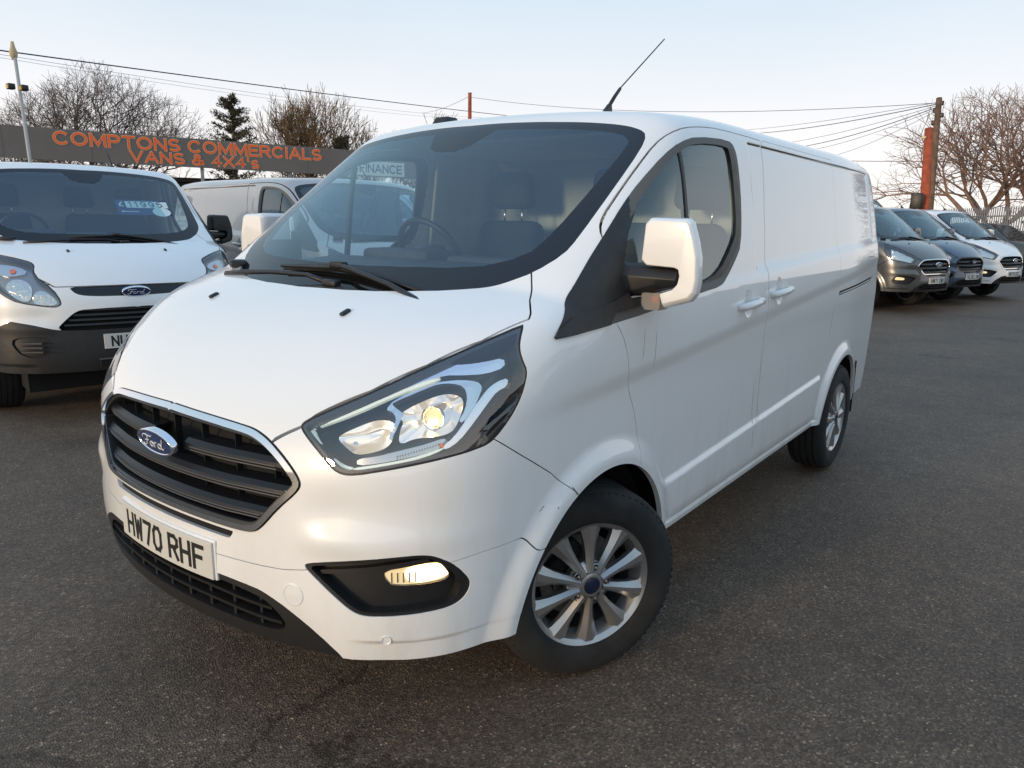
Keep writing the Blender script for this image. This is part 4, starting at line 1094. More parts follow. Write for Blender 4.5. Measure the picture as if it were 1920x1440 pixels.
    bm = bmesh.new(); vs = [bm.verts.new(v) for v in ((an[0] - .013, an[1] - .055, zr - .012), (an[0] + .013, an[1] - .055, zr - .012), (an[0] + .013, an[1] + .035, zr - .012), (an[0] - .013, an[1] + .035, zr - .012), (an[0] - .006, an[1] + .010, zr + .05), (an[0] + .006, an[1] + .010, zr + .05), (an[0] + .006, an[1] + .032, zr + .052), (an[0] - .006, an[1] + .032, zr + .052))]
    for q in ((0, 1, 5, 4), (1, 2, 6, 5), (2, 3, 7, 6), (3, 0, 4, 7), (4, 5, 6, 7)): bm.faces.new([vs[i] for i in q])
    ab = bm_obj('aerial_base', bm, BLK, root, bevel=.004)
    tube_obj('aerial', [(an[0], an[1] + .01, zr + .035), (an[0], an[1] + .06, zr + .085), (an[0], an[1] + .105, zr + .125), (an[0], an[1] + .11, zr + .13), (an[0], an[1] + .50, zr + .40)], [.008, .008, .007, .003, .0028], BLK, ab, 8)
    if fine:
        bm = bmesh.new(); x0, y0 = -.44, .76; zz = float(Tf(np.array(x0), np.array(y0)))
        g = bx(bm, (x0, y0, zz + .018), (.125, .11, .05))
        for v in g:
            if v.co.z > zz + .02: v.co.x = x0 + (v.co.x - x0) * .62; v.co.y = y0 + (v.co.y - y0) * .6
        bm_obj('roof_marker', bm, BLK, root, bevel=.006, seg=3, smooth=True)
    # plate on its plinth
    if old: box('under_bumper_shade', (0, -.40, .30), (1.45, .5, .17), DARK, root)  # black box added to stand in for the shadow under the bumper
    if not old:
        bm = bmesh.new(); g = []
        for i in range(13):
            x = -.267 + .534 * i / 12; y = -.9865 + .26 * x * x
            g.append([bm.verts.new((x, y + a, z)) for a, z in ((0, .531), (0, .650), (.02, .658), (.03, .531))])
        for a, b in zip(g[:-1], g[1:]):
            for i in range(4): bm.faces.new((a[i], a[(i + 1) % 4], b[(i + 1) % 4], b[i]))
        bm.faces.new(g[0]); bm.faces.new(g[-1][::-1]); bm_obj('plate_plinth', bm, paintm, root, bevel=.003)
    y_, z_ = (-.989, .589) if not old else (-.996, .606)
    p_ = number_plate(root, plate, y_, z_); plate_text(p_, plate, y_, z_)
    make_wheel(root, 1, 2.933, 0, fine); make_wheel(root, -1, 2.933, 0, fine)
    make_wheel(root, 1, 0, steer, fine); make_wheel(root, -1, 0, steer, fine)
    if fine:
        for sd_ in (1, -1): box('mud_flap', (.86 * sd_, 3.40, .46), (.17, .012, .36), BLK, root, bevel=.004)
    return root

van = make_van(True, False, 'HW70 RHF', steer=.5191)
def scuff(x, y, z, dx, dy, dz, wd, m):
    pts = []
    for k in np.linspace(-.5, .5, 5):
        p = np.array([x + dx * k, y + dy * k, z + dz * k + .002 * math.sin(k * 9)])
        for _ in range(20): p = p - gradG(p[None])[0] * G(p[None])[0]
        pts.append(Vector(p + gradG(p[None])[0] * .0004))
    tube_obj('scuff', pts, [wd * .3, wd, wd * .7, wd, wd * .2], m, van, 5)
SCF = mat('scuff_mark', (.10, .09, .08), .8); SCL = mat('dirt_streak', (.50, .46, .38), .7)
scuff(.95, -.222, .752, .0, .018, -.022, .0022, SCF); scuff(.95, -.36, .735, .0, .022, .012, .0012, SCF); scuff(.95, -.30, .72, 0, .006, .003, .0012, SCF)
scuff(.52, -.90, .835, .03, 0, -.004, .0012, SCL)
for y_, z0_, z1_, d_ in ((.16, 1.10, 1.20, .01), (.245, 1.06, 1.19, .006), (1.385, .62, .98, -.04), (1.33, .50, .86, -.05), (2.55, .90, 1.10, .02)):
    scuff(.97, y_, (z0_ + z1_) / 2, 0, d_, z1_ - z0_, .0012, SCL)
box('scuff', (1.152, .1262, 1.375), (.016, .004, .055), mat('mirror_scuff', (.50, .42, .37), .8), van, rot=Matrix.Rotation(R_(24), 3, 'Z'))
tag(van, 'white panel van in the foreground with plate HW70 RHF and lit headlights', 'van')

# ------------------------------------------------------------------ ground
def ground():
    m = bpy.data.materials.new('asphalt'); m.use_nodes = True; t = m.node_tree; b = t.nodes['Principled BSDF']; L = t.links
    tc = t.nodes.new('ShaderNodeTexCoord')
    def N(sc, det=2, rough=.5):
        n = t.nodes.new('ShaderNodeTexNoise'); n.inputs['Scale'].default_value = sc; n.inputs['Detail'].default_value = det; n.inputs['Roughness'].default_value = rough
        L.new(tc.outputs['Object'], n.inputs[0]); return n
    def V(sc):
        n = t.nodes.new('ShaderNodeTexVoronoi'); n.inputs['Scale'].default_value = sc; L.new(tc.outputs['Object'], n.inputs['Vector']); return n
    def ramp_(src, stops):
        r = t.nodes.new('ShaderNodeValToRGB'); L.new(src, r.inputs[0]); e = r.color_ramp.elements
        e[0].position, e[0].color = stops[0]; e[1].position, e[1].color = stops[-1]
        for p, c in stops[1:-1]: k = e.new(p); k.color = c
        return r
    def mx(a, b_, f, bt='MIX'):
        x = t.nodes.new('ShaderNodeMix'); x.data_type = 'RGBA'; x.blend_type = bt
        for s_, v in ((0, f), (6, a), (7, b_)):
            if hasattr(v, 'is_linked'): L.new(v, x.inputs[s_])
            else: x.inputs[s_].default_value = v
        return x.outputs[2]
    v1 = V(150); v2 = V(70)
    stone = ramp_(v1.outputs['Color'], [(0.0, (.032, .029, .027, 1)), (.5, (.070, .064, .059, 1)), (.8, (.115, .106, .097, 1)), (.93, (.22, .20, .175, 1)), (1, (.42, .385, .32, 1))])
    base = mx((.068, .058, .051, 1), stone.outputs[0], .88); base = mx(base, (1.80, 1.44, 1.12, 1), 1.0, 'MULTIPLY')
    n2 = N(.9, 8, .6); r2 = ramp_(n2.outputs[0], [(.3, (.78, .77, .77, 1)), (.7, (1.18, 1.16, 1.14, 1))]); base = mx(base, r2.outputs[0], 1.0, 'MULTIPLY')
    n4 = N(9, 4, .6); r4 = ramp_(n4.outputs[0], [(.35, (.88, .88, .88, 1)), (.65, (1.08, 1.08, 1.08, 1))]); base = mx(base, r4.outputs[0], 1.0, 'MULTIPLY')
    # scattered pale chips
    v3 = V(24); r3 = ramp_(v3.outputs['Distance'], [(0.0, (1, 1, 1, 1)), (.10, (1, 1, 1, 1)), (.13, (0, 0, 0, 1))]); n3 = V(24)
    sp = t.nodes.new('ShaderNodeSeparateColor'); L.new(v3.outputs['Color'], sp.inputs[0])
    gt = t.nodes.new('ShaderNodeMath'); gt.operation = 'GREATER_THAN'; gt.inputs[1].default_value = .90; L.new(sp.outputs[0], gt.inputs[0])
    mu = t.nodes.new('ShaderNodeMath'); mu.operation = 'MULTIPLY'; L.new(gt.outputs[0], mu.inputs[0]); L.new(r3.outputs[0], mu.inputs[1])
    base = mx(base, (.27, .25, .20, 1), mu.outputs[0])
    n5 = N(.16, 5, .6); r5 = ramp_(n5.outputs[0], [(.38, (.84, .84, .85, 1)), (.62, (1.14, 1.13, 1.12, 1))]); base = mx(base, r5.outputs[0], 1.0, 'MULTIPLY')
    # fine cracks and oil spots
    vc = t.nodes.new('ShaderNodeTexVoronoi'); vc.feature = 'DISTANCE_TO_EDGE'; vc.inputs['Scale'].default_value = .33
    nw = N(1.6, 6, .6); vm = t.nodes.new('ShaderNodeVectorMath'); vm.operation = 'ADD'; sc_ = t.nodes.new('ShaderNodeVectorMath'); sc_.operation = 'SCALE'; sc_.inputs[3].default_value = .9
    L.new(nw.outputs['Color'], sc_.inputs[0]); L.new(tc.outputs['Object'], vm.inputs[0]); L.new(sc_.outputs[0], vm.inputs[1]); L.new(vm.outputs[0], vc.inputs['Vector'])
    rc = ramp_(vc.outputs[0], [(0.0, (.55, .54, .53, 1)), (.0035, (.62, .61, .60, 1)), (.007, (1, 1, 1, 1))]); nk = N(.35, 3, .5); rk = ramp_(nk.outputs[0], [(.50, (0, 0, 0, 1)), (.60, (1, 1, 1, 1))])
    base = mx(base, mx(base, rc.outputs[0], 1.0, 'MULTIPLY'), rk.outputs[0])
    vs_ = V(.55); rs = ramp_(vs_.outputs['Distance'], [(0.0, (.62, .60, .60, 1)), (.05, (.70, .69, .68, 1)), (.16, (1, 1, 1, 1))]); base = mx(base, rs.outputs[0], .8, 'MULTIPLY')
    L.new(base, b.inputs['Base Color']); b.inputs['Roughness'].default_value = .66; b.inputs['Specular IOR Level'].default_value = .32
    bp = t.nodes.new('ShaderNodeBump'); bp.inputs['Strength'].default_value = .9; bp.inputs['Distance'].default_value = .0035
    L.new(v1.outputs['Distance'], bp.inputs['Height']); bp2 = t.nodes.new('ShaderNodeBump'); bp2.inputs['Strength'].default_value = .35; bp2.inputs['Distance'].default_value = .02
    L.new(n4.outputs[0], bp2.inputs['Height']); L.new(bp.outputs[0], bp2.inputs['Normal']); L.new(bp2.outputs[0], b.inputs['Normal'])
    V_ = []; F_ = []; n = 60
    xs_ = np.concatenate([-np.geomspace(1500, 12, 12), np.linspace(-10, 10, 41), np.geomspace(12, 1500, 12)])
    ys_ = xs_ + 5
    X, Y = np.meshgrid(xs_, ys_, indexing='ij')
    Z = -.004 + .004 * np.sin(X * .9 + 1) * np.cos(Y * .7) * (np.abs(X) < 40)
    k = len(xs_); i = (np.arange(k - 1)[:, None] * k + np.arange(k - 1)[None]).ravel()
    tag(np_mesh('ground', np.stack([X, Y, np.minimum(Z, 0)], -1).reshape(-1, 3), np.stack([i, i + k, i + k + 1, i + 1], 1), m), kind='structure')
ground()

# ------------------------------------------------------------------ other vans
def copy_van(src, loc, rz, label, group, mats, plate=None, skip=()):
    c = copy_tree(src, None, mats, skip); c.location = (*loc, 0); c.rotation_euler = (0, 0, rz); tag(c, label, 'van', group)
    if plate:
        for ch in c.children:
            if ch.name.startswith('number_plate'):
                for t in list(ch.children): bpy.data.objects.remove(t)
                plate_text(ch, plate)
    return c

left = make_van(False, True, 'NU16 KVC', mirm=BLK)
left.location = (-4.565, .934, 0); left.rotation_euler = (0, 0, 1.376)
tag(left, 'white van with black bumper and a blue 11995 price card in its windscreen', 'van', 'white and silver vans parked under the sign')

face = make_van(False, False, 'HW71 OWU', paintm=GREY)
face.location = (-.93, 14.2, 0); face.rotation_euler = (0, 0, 1.22)
tag(face, 'dark grey van with chrome grille, nearest of the row on the right', 'van', 'vans parked in a row on the right')
MM = lambda m: {'grey_paint': m}
copy_van(face, (-.56, 16.15), 1.22, 'dark blue van between the grey van and the white van', 'vans parked in a row on the right', {'grey_paint': BLUE, 'chrome': BLKG}, 'VL20 LOW')
copy_van(face, (.014, 18.19), 1.218, 'white van at the far end of the row by the fence', 'vans parked in a row on the right', MM(WHITE), 'WD70 CKE')
copy_van(face, (-3.932, 3.586), 1.396, 'silver van with white mirror parked beside the van with the price card', 'white and silver vans parked under the sign', {'grey_paint': SILVER}, None)
copy_van(face, (-4.75, 6.05), 1.40, 'white van seen through the windscreen of the foreground van', 'white and silver vans parked under the sign', MM(WHITE), None)
q_ = at(1648, 382, 25)
tallv = copy_van(face, (q_.x + .216, q_.y - .952), 1.22, 'tall grey green van showing only its roof edge behind the dark grey van', 'vans parked in a row on the right', MM(GREEN), None); tallv.scale = (1.05, 1.1, 1.29)
# the silver van's mirrors are white
for o in [o for o in COL.objects if o.name.startswith('wing_mirror') and o.parent and abs(o.parent.location.x + 3.932) < .01]:
    o.material_slots[0].link = 'OBJECT'; o.material_slots[0].material = WHITE

def price_card(van_, x0, txt, label, wd=.43):
    c = empty('price_card', (0, 0, 0)); tag(c, label, 'price card')
    M = van_.matrix_basis.copy() if 0 else Matrix.Translation(van_.location) @ Matrix.Rotation(van_.rotation_euler.z, 4, 'Z')
    n = Vector((0, -.634, .773)); up = Vector((0, .773, .634)); p = Vector((x0, .075, 1.60))
    Fm = frame(p, (1, 0, 0), up); c.matrix_world = M @ Fm
    box('card', (0, 0, 0), (wd, .20, .003), CARDB, c)
    box('price_panel', (.035, .035, .003), (wd * .80, .085, .002), CARDW, c)
    bm = bmesh.new(); bmesh.ops.create_circle(bm, cap_ends=True, segments=24, radius=.5); bmesh.ops.scale(bm, vec=(.15, .12, 1), verts=bm.verts); bmesh.ops.translate(bm, vec=(.135, -.062, .0045), verts=bm.verts)
    bm_obj('offer_sticker', bm, CARDW, c)
    ribbon_text('price', txt, .062, .07, mat('ink_blue', (.02, .04, .08), .6), c, Matrix.Translation((.022, .035, .0055)), width=.27, gap=.45)
    text('pound_sign', '\u00a3', .085, CARDW, c, .0005, .0012, Matrix.Translation((-.175, .035, .0045)))
    box('small_print', (-.11, -.058, .003), (.12, .008, .001), CARDW, c)
    bm = bmesh.new(); bmesh.ops.create_circle(bm, cap_ends=True, segments=16, radius=.009); bmesh.ops.translate(bm, vec=(-.18, -.058, .0035), verts=bm.verts); bm_obj('small_logo', bm, CARDW, c)
price_card(left, .385, '11995', 'blue and white 11995 price card behind the windscreen of the white van')

# ------------------------------------------------------------------ sign boards, poles, posts
def board(name, a, b, h, th, m, label, cat):
    """vertical board from a to b (bottom edge points)"""
    a = Vector(a); b = Vector(b); d = b - a; L = d.length; o = empty(name, a, math.atan2(d.y, d.x)); tag(o, label, cat)
    box('board', (L / 2, 0, h / 2), (L, th, h), m, o); return o, L
A = at(-60, 228, 22); A2 = at(-60, 287, 22); B = at(665, 283, 28.9); B2 = at(665, 336, 28.9)
zt, zb = 4.17, 3.22
A.z = zb; B.z = zb; D = (B - A); A0 = A - D * .35; B0 = B + D * .42
so_, L = board('sign_board', A0, B0, .97, .06, SIGNG, 'long grey fascia board with orange COMPTONS COMMERCIALS lettering', 'sign')
dr = (B0 - A0).normalized()
def sx_at(u):
    # distance along the board seen at photo column u
    best = min(((abs(((A0 + dr * t) - Vector(CAM)).dot(Vector(_r)) / ((A0 + dr * t) - Vector(CAM)).dot(Vector(_d)) * FPX + 960 - u)), t) for t in np.linspace(0, L, 1500)); return best[1]
for s_, u0, u1, zc, h in (('COMPTONS COMMERCIALS', 98, 607, .695, .345), ("VANS & 4X4's", 243, 487, .255, .315)):
    x0, x1 = sx_at(u0), sx_at(u1)
    for nm, m_, wt_, dy in (('lettering_edge', SIGNY, .130, -.034), ('lettering', SIGNO, .102, -.043)):
        ribbon_text(nm, s_, h, wt_, m_, so_, Matrix.Translation(((x0 + x1) / 2, dy, zc)) @ Matrix.Rotation(R_(90), 4, 'X'), width=(x1 - x0) * .975)
for i in range(int(L / 2.4) + 1):
    box('panel_joint', (i * 2.4 + .3, -.0315, .485), (.006, .004, .96), mat('joint_grey', (.09, .085, .08), .7), so_)
for i in range(7): box('post', (1.5 + i * (L - 3) / 6, .12, -1.65), (.10, .10, 3.35), GALV, so_)
# dark cabin below the board
cb = empty('cabin', (0, 0, 0)); tag(cb, 'low black flat-roofed cabin below the sign behind the silver van', 'cabin')
p0 = at(318, 330, 27); p1 = at(760, 345, 31); d = (p1 - p0); d.z = 0; cb.location = (p0.x, p0.y, 0); cb.rotation_euler = (0, 0, math.atan2(d.y, d.x)); Lc = d.length
box('cabin_wall', (Lc / 2, 1.5, 1.38), (Lc, 3, 2.76), mat('cabin_dark', (.022, .022, .024), .7, noise=.3, nscale=2), cb)
box('cabin_roof', (Lc / 2, 1.5, 2.86), (Lc + .3, 3.3, .16), mat('felt_roof', (.012, .012, .012), .9), cb)
for k in range(4): box('cabin_window', (1.2 + k * Lc / 4.4, -.02, 1.6), (1.1, .04, .8), GLS, cb)
# finance sign
fp = at(735, 318, 25); fo = empty('small_sign', fp, math.atan2(dr.y, dr.x)); tag(fo, 'small white FINANCE sign with blue letters seen through the windscreen', 'sign')
box('board', (-.42, 0, 0), (1.75, .05, .46), mat('sign_white', (.75, .75, .70), .5), fo)
ribbon_text('lettering', 'FINANCE', .24, .085, CARDB, fo, Matrix.Translation((-.42, -.03, 0)) @ Matrix.Rotation(R_(90), 4, 'X'), width=1.5)

def pole(name, base, top, r0, r1, m, label, cat='pole', rz=0):
    o = empty(name, base); tag(o, label, cat); b = Vector(base)
    tube_obj('post', [(0, 0, 0), Vector(top) - b], [r0, r1], m, o, 12); return o
lp = at(27, 100, 16); lb = Vector((lp.x + .45, lp.y - .05, 0))
o = pole('lamp_post', lb, lp, .040, .034, mat('post_grey', (.42, .42, .41), .6), 'thin grey lamp post with two small floodlights left of the sign lettering', 'lamp post')
for (u, v) in ((20, 162), (45, 165)):
    q = at(u, v, 15.9) - lb; box('floodlight', q, (.16, .14, .12), BLK, o, bevel=.02); box('lamp_face', q + Vector((0, -.075, -.01)), (.11, .01, .08), mat('lamp_yellow', (.7, .45, .08), .3), o)
q = at(25, 98, 16) - lb; tube_obj('finial', [q - Vector((0, 0, .16)), q - Vector((0, 0, .08)), q, q + Vector((0, 0, .10)), q + Vector((0, 0, .22))], [.035, .075, .085, .05, .03], mat('pale_wood', (.55, .42, .25), .8), o, 10)
mt = at(881, 175, 45); o = pole('telegraph_pole', (mt.x, mt.y, 0), mt, .16, .11, WOODR, 'brown telegraph pole rising behind the roof of the foreground van')
box('pole_cap', Vector((0, 0, mt.z + .02)), (.2, .2, .04), GALV, o)
tt = at(1761, 184, 27); tb = at(1743, 390, 27); dz = (tt - tb); g0 = tb - dz * (tb.z / dz.z)
tel = pole('telegraph_pole', g0, tt, .15, .10, WOODB, 'tall leaning wooden telegraph pole with wires beside the orange post')
for k, (f_, sx) in enumerate(((.97, .10), (.93, -.10), (.90, .12), (.86, -.12))):
    q = dz * ((tt.z * f_) / dz.z); box('insulator_bracket', q + Vector((sx, 0, 0)), (.14, .09, .16), BLK, tel, bevel=.02)
ot = at(1742, 241, 24); ob = at(1733, 390, 24); dz2 = ot - ob; g1 = ob - dz2 * (ob.z / dz2.z)
og = pole('red_post', g1, ot, .16, .13, WOODR, 'thick orange red post with a black box at its foot', 'post')
bx_ = at(1719, 377, 23.8) - g1; box('meter_box', bx_, (.34, .25, .50), BLK, og, bevel=.03)
q = at(1732, 258, 23.9) - g1; box('lamp', q, (.14, .10, .08), mat('lamp_pale', (.7, .55, .3), .5), og, bevel=.02)

def wire(p, q, sag, label, r=.012):
    pts = [p.lerp(q, t) - Vector((0, 0, 4 * sag * t * (1 - t))) for t in np.linspace(0, 1, 22)]
    o = tube_obj('wire', pts, r, WIREM, None, 4); tag(o, label, 'wire', 'overhead wires')
wire(at(-120, 78, 20), at(1000, 222, 60), .1, 'thick dark cable running from the top left corner down behind the van roof', .02)
wire(at(0, 102, 22), at(930, 222, 60), .3, 'thin cable just below the thick dark cable', .006)
wire(at(0, 108, 22), at(930, 226, 60), .35, 'lowest thin cable above the bare tree on the left', .005)
wire(at(881, 182, 45), at(1758, 193, 27), .55, 'long thin cable from the brown pole to the leaning pole', .010)
wire(at(881, 180, 45), at(790, 212, 70), .2, 'short thin cable left of the brown pole', .012)
wl = ((1380, 235, 60, 'uppermost'), (1430, 240, 55, 'second from the top'), (1480, 262, 50, 'third from the top'), (1525, 268, 48, 'fourth from the top'), (1545, 275, 46, 'second lowest'), (1590, 288, 44, 'lowest'))
for k, (u, v, dpt, wd_) in enumerate(wl):
    wire(at(1757, 192 + k * 3, 27), at(u - 60, v + 12, dpt), .25, 'thin cable fanning left from the leaning pole, ' + wd_ + ' of the fan', (.016 if k in (1, 3) else .009))
wire(at(1560, 301, 46), at(1960, 297, 40), .1, 'level thin cable crossing behind the bare tree on the right', .016)

# ------------------------------------------------------------------ fence
f0 = at(1775, 391, 31); f1 = at(1935, 405, 25); d = f1 - f0; d.z = 0; Lf = d.length * 1.5; d.normalize()
fo = empty('palisade_fence', (f0.x, f0.y, 0), math.atan2(d.y, d.x)); tag(fo, 'grey steel palisade fence with pointed pales behind the end van', 'fence')
bm = bmesh.new(); hz = f0.z
for (x, z) in ((-.032, 0), (.032, 0), (.032, hz - .06), (0, hz), (-.032, hz - .06)): pass
vs = [bm.verts.new((x, y, z)) for y in (0, -.012) for (x, z) in ((-.034, .05), (.034, .05), (.034, hz - .07), (0, hz), (-.034, hz - .07))]
bm.faces.new(vs[:5]); bm.faces.new(vs[5:][::-1])
for i in range(5): bm.faces.new((vs[i], vs[(i + 1) % 5], vs[5 + (i + 1) % 5], vs[5 + i]))
pl = bm_obj('pale', bm, GALV, fo); n = int(Lf / .15)
for i in range(1, n):
    c = pl.copy(); COL.objects.link(c); c.parent = fo; c.location = (i * .15, 0, 0)
for z in (.4, hz - .35): box('rail', (Lf / 2, .03, z), (Lf, .04, .05), GALV, fo)

# ------------------------------------------------------------------ trees
def branch_mesh(segs, n=4):
    """segs: list of (p0, p1, r0, r1) -> tapered prisms"""
    p0 = np.array([s[0] for s in segs]); p1 = np.array([s[1] for s in segs]); r0 = np.array([s[2] for s in segs]); r1 = np.array([s[3] for s in segs])
    t = p1 - p0; t /= np.linalg.norm(t, axis=1, keepdims=True) + 1e-9
    a = np.where(np.abs(t[:, 2:3]) < .9, np.array([[0, 0, 1.]]), np.array([[1., 0, 0]])); u = np.cross(t, a); u /= np.linalg.norm(u, axis=1, keepdims=True); v = np.cross(t, u)
    m = len(segs); V = np.zeros((m, 2 * n, 3))
    for k in range(n):
        c, s_ = math.cos(2 * math.pi * k / n), math.sin(2 * math.pi * k / n); dd = u * c + v * s_
        V[:, k] = p0 + dd * r0[:, None]; V[:, n + k] = p1 + dd * r1[:, None]
    base = (np.arange(m) * 2 * n)[:, None]; F = []
    for k in range(n): F.append(base + np.array([[k, (k + 1) % n, n + (k + 1) % n, n + k]]))
    return V.reshape(-1, 3), np.concatenate(F, 0)

def bare_tree(loc, h, spread, label, m=BARKM, seed=1, trunks=1, lev=7, up=.3, trunk_h=.2, rtr=.12, droop=0.0, minr=.009, lean=0.0, wid=1.0, sp=.55):
    """limbs fork two or three ways at each node, so the crown reads as limbs, boughs and a haze of twigs"""
    R = random.Random(seed); T = []; Cc = []
    def grow(p, d, ln, r, lv):
        q = p.copy(); dd = d.copy(); ns = 3
        for i in range(ns):
            dd = (dd + Vector((R.gauss(0, .13), R.gauss(0, .13), R.gauss(0, .09) + up * .10 - droop * .1))).normalized(); q2 = q + dd * ln / ns
            ra = max(minr, r * (1 - .30 * i / ns)); rb = max(minr * .8, r * (1 - .30 * (i + 1) / ns))
            (T if lv >= lev - 1 else Cc).append((tuple(q), tuple(q2), ra, rb)); q = q2
            if lv > 0 and lv < lev and R.random() < sp:
                a = R.uniform(0, 6.283); s1 = dd.orthogonal().normalized(); s2 = dd.cross(s1); tl = R.uniform(.6, 1.1)
                nd = (dd * math.cos(tl) + (s1 * math.cos(a) + s2 * math.sin(a)) * math.sin(tl)).normalized(); grow(q, nd, ln * R.uniform(.45, .62), rb * .45, max(0, lv - 2))
        if lv > 0:
            k = 3 if (lv >= lev - 1 or R.random() < .35) else 2; a0 = R.uniform(0, 6.283)
            for i in range(k):
                a = a0 + 6.283 * i / k + R.gauss(0, .3); tl = R.uniform(.28, .62) * spread; s1 = dd.orthogonal().normalized(); s2 = dd.cross(s1)
                nd = (dd * math.cos(tl) + (s1 * math.cos(a) + s2 * math.sin(a)) * math.sin(tl)).normalized(); grow(q, nd, ln * R.uniform(.68, .88), r * (.72 if k == 2 else .60), lv - 1)
    for k in range(trunks):
        st = Vector((R.uniform(-.35, .35) * (trunks > 1), R.uniform(-.35, .35) * (trunks > 1), 0)); d0 = Vector((R.gauss(lean, .16), R.gauss(0, .16), 1)).normalized()
        grow(st, d0, h * trunk_h, rtr * R.uniform(.8, 1), lev)
    zm = max(s[1][2] for s in T + Cc); k = h / zm
    sc = lambda L: [((a[0] * k * wid, a[1] * k * wid, a[2] * k), (b[0] * k * wid, b[1] * k * wid, b[2] * k), c, e) for a, b, c, e in L]
    o = empty('tree', loc); tag(o, label, 'tree')
    V, F = branch_mesh(sc(T), 6); np_mesh('trunk', V, F, m, o)
    V, F = branch_mesh(sc(Cc), 3); np_mesh('crown', V, F, m, o, smooth=False)
    return o
def gp(u, v, dep, f=1.0):
    p = at(u, v, dep); return Vector((p.x, p.y, 0)), p.z
BR_ = mat('bark_red', (.25, .155, .115), .9, noise=.4, nscale=6)
p, h = gp(150, 112, 34); bare_tree(p, h, 1.05, 'broad bare grey tree behind the left end of the sign', seed=3, trunks=3, lev=7, up=.30, trunk_h=.20, rtr=.17, wid=1.05, minr=.0062, sp=.55)
p, h = gp(5, 190, 36); bare_tree(p, h, 1.0, 'small bare tree at the left edge of the picture', seed=13, trunks=2, lev=6, trunk_h=.22, minr=.0065)
p, h = gp(556, 158, 33); bare_tree(p, h, .75, 'bare ochre tree lit by the sun behind the sign, right of the conifer', BARKO, 5, 5, 6, .55, .22, .09, minr=.009, wid=.85)
p, h = gp(690, 225, 38); bare_tree(p, h, .8, 'small bare tree behind the right end of the sign', seed=8, trunks=4, lev=5, trunk_h=.22, rtr=.08)
p, h = gp(775, 205, 52); bare_tree(p, h, .6, 'slender bare tree with a few high twigs left of the brown pole', seed=9, trunks=1, lev=5, up=.5, trunk_h=.3, minr=.014)
p, h = gp(800, 245, 44); bare_tree(p, h, .8, 'bare bushy tree seen through the windscreen', BARKM, 21, 4, 5, .4, .2, .08, minr=.012)
p, h = gp(1862, 140, 30); bare_tree(p, h, 1.25, 'large bare spreading tree on the right behind the fence', BR_, 11, 2, 7, .06, .20, .19, minr=.0060, wid=1.1, sp=.28)
p, h = gp(1895, 150, 31); bare_tree(p, h, 1.1, 'upright bare tree crowding the spreading tree by the fence', BR_, 29, 1, 6, .30, .24, .17, minr=.0065, sp=.3)
p, h = gp(1985, 100, 33); bare_tree(p, h, 1.1, 'tall bare tree cut by the right edge of the picture', BR_, 17, 2, 7, .30, .20, .2, minr=.0065, sp=.28)

def conifer(loc, h, r, label, seed=2):
    R = random.Random(seed); o = empty('conifer', loc); tag(o, label, 'tree')
    tube_obj('trunk', [(0, 0, 0), (0, 0, h * .6), (.05, 0, h * .97)], [.16, .09, .02], BARKM, o, 8)
    segs = []; V = []; F = []
    for i in range(96):
        f = .12 + .86 * (i / 96) ** .9; z = h * f; ln = r * (1.06 - f) ** .62 * R.uniform(.45, 1.35); a = R.uniform(0, 6.283); d = Vector((math.cos(a), math.sin(a), R.uniform(.15, .45))).normalized()
        p = Vector((0, 0, z)); q = p.copy(); ns = 5
        for k in range(ns):
            d2 = (d + Vector((0, 0, -.12 + .08 * k))).normalized(); q2 = q + d2 * ln / ns; segs.append((tuple(q), tuple(q2), .018 * (1 - k / 6), .015 * (1 - k / 6)))
            for _ in range(34):
                c = q.lerp(q2, R.random()) + Vector((R.gauss(0, .07), R.gauss(0, .07), R.gauss(-.03, .05))); s_ = R.uniform(.05, .13)
                t1 = (d2 + Vector((R.gauss(0, .5), R.gauss(0, .5), R.gauss(.1, .4)))).normalized() * s_; t2 = t1.orthogonal().normalized() * s_ * .22
                b = len(V); V += [c - t2, c + t1 * .6 - t2 * .4, c + t1, c + t2]; F.append((b, b + 1, b + 2, b + 3))
            q = q2
    np_mesh('crown', V, F, CONI, o, smooth=False); v, f_ = branch_mesh(segs, 3); np_mesh('branches', v, f_, BARKM, o, smooth=False)
p, h = gp(432, 178, 30); conifer(p, h, 1.9, 'dark ragged conifer behind the sign')
p, h = gp(640, 252, 31); conifer(p, h, 1.0, 'small dark conifer behind the sign beside the ochre tree', 5)

def bush_mass(name, a, b, h, dep, label, cat='hedge', seed=4, n=9000, m=HEDGE):
    R = np.random.RandomState(seed); a = np.array(a); b = np.array(b); L = np.linalg.norm((b - a)[:2]); t = R.rand(n); top = h * (.72 + .28 * np.sin(t * 37) * np.sin(t * 11 + 1) + .12 * np.sin(t * 90))
    z = R.rand(n) ** .7 * top; c = a + (b - a) * t[:, None]; c = c + np.stack([R.randn(n) * dep, R.randn(n) * dep, np.zeros(n)], 1); c[:, 2] = z
    s = (.07 + .13 * R.rand(n))[:, None]; u = R.randn(n, 3); u /= np.linalg.norm(u, axis=1, keepdims=True); v = np.cross(u, R.randn(n, 3)); v /= np.linalg.norm(v, axis=1, keepdims=True)
    V = np.stack([c - v * s * .3, c + u * s * .6 - v * s * .2, c + u * s, c + v * s * .3], 1).reshape(-1, 3); F = np.arange(4 * n).reshape(-1, 4)
    o = np_mesh(name, V, F, m, None, smooth=False); tag(o, label, cat, kind='stuff')
pa, _ = gp(-200, 400, 33); pb, _ = gp(900, 400, 40); bush_mass('undergrowth', pa, pb, 3.0, .7, 'dark undergrowth and scrub behind the sign and cabin', 'undergrowth', n=16000)
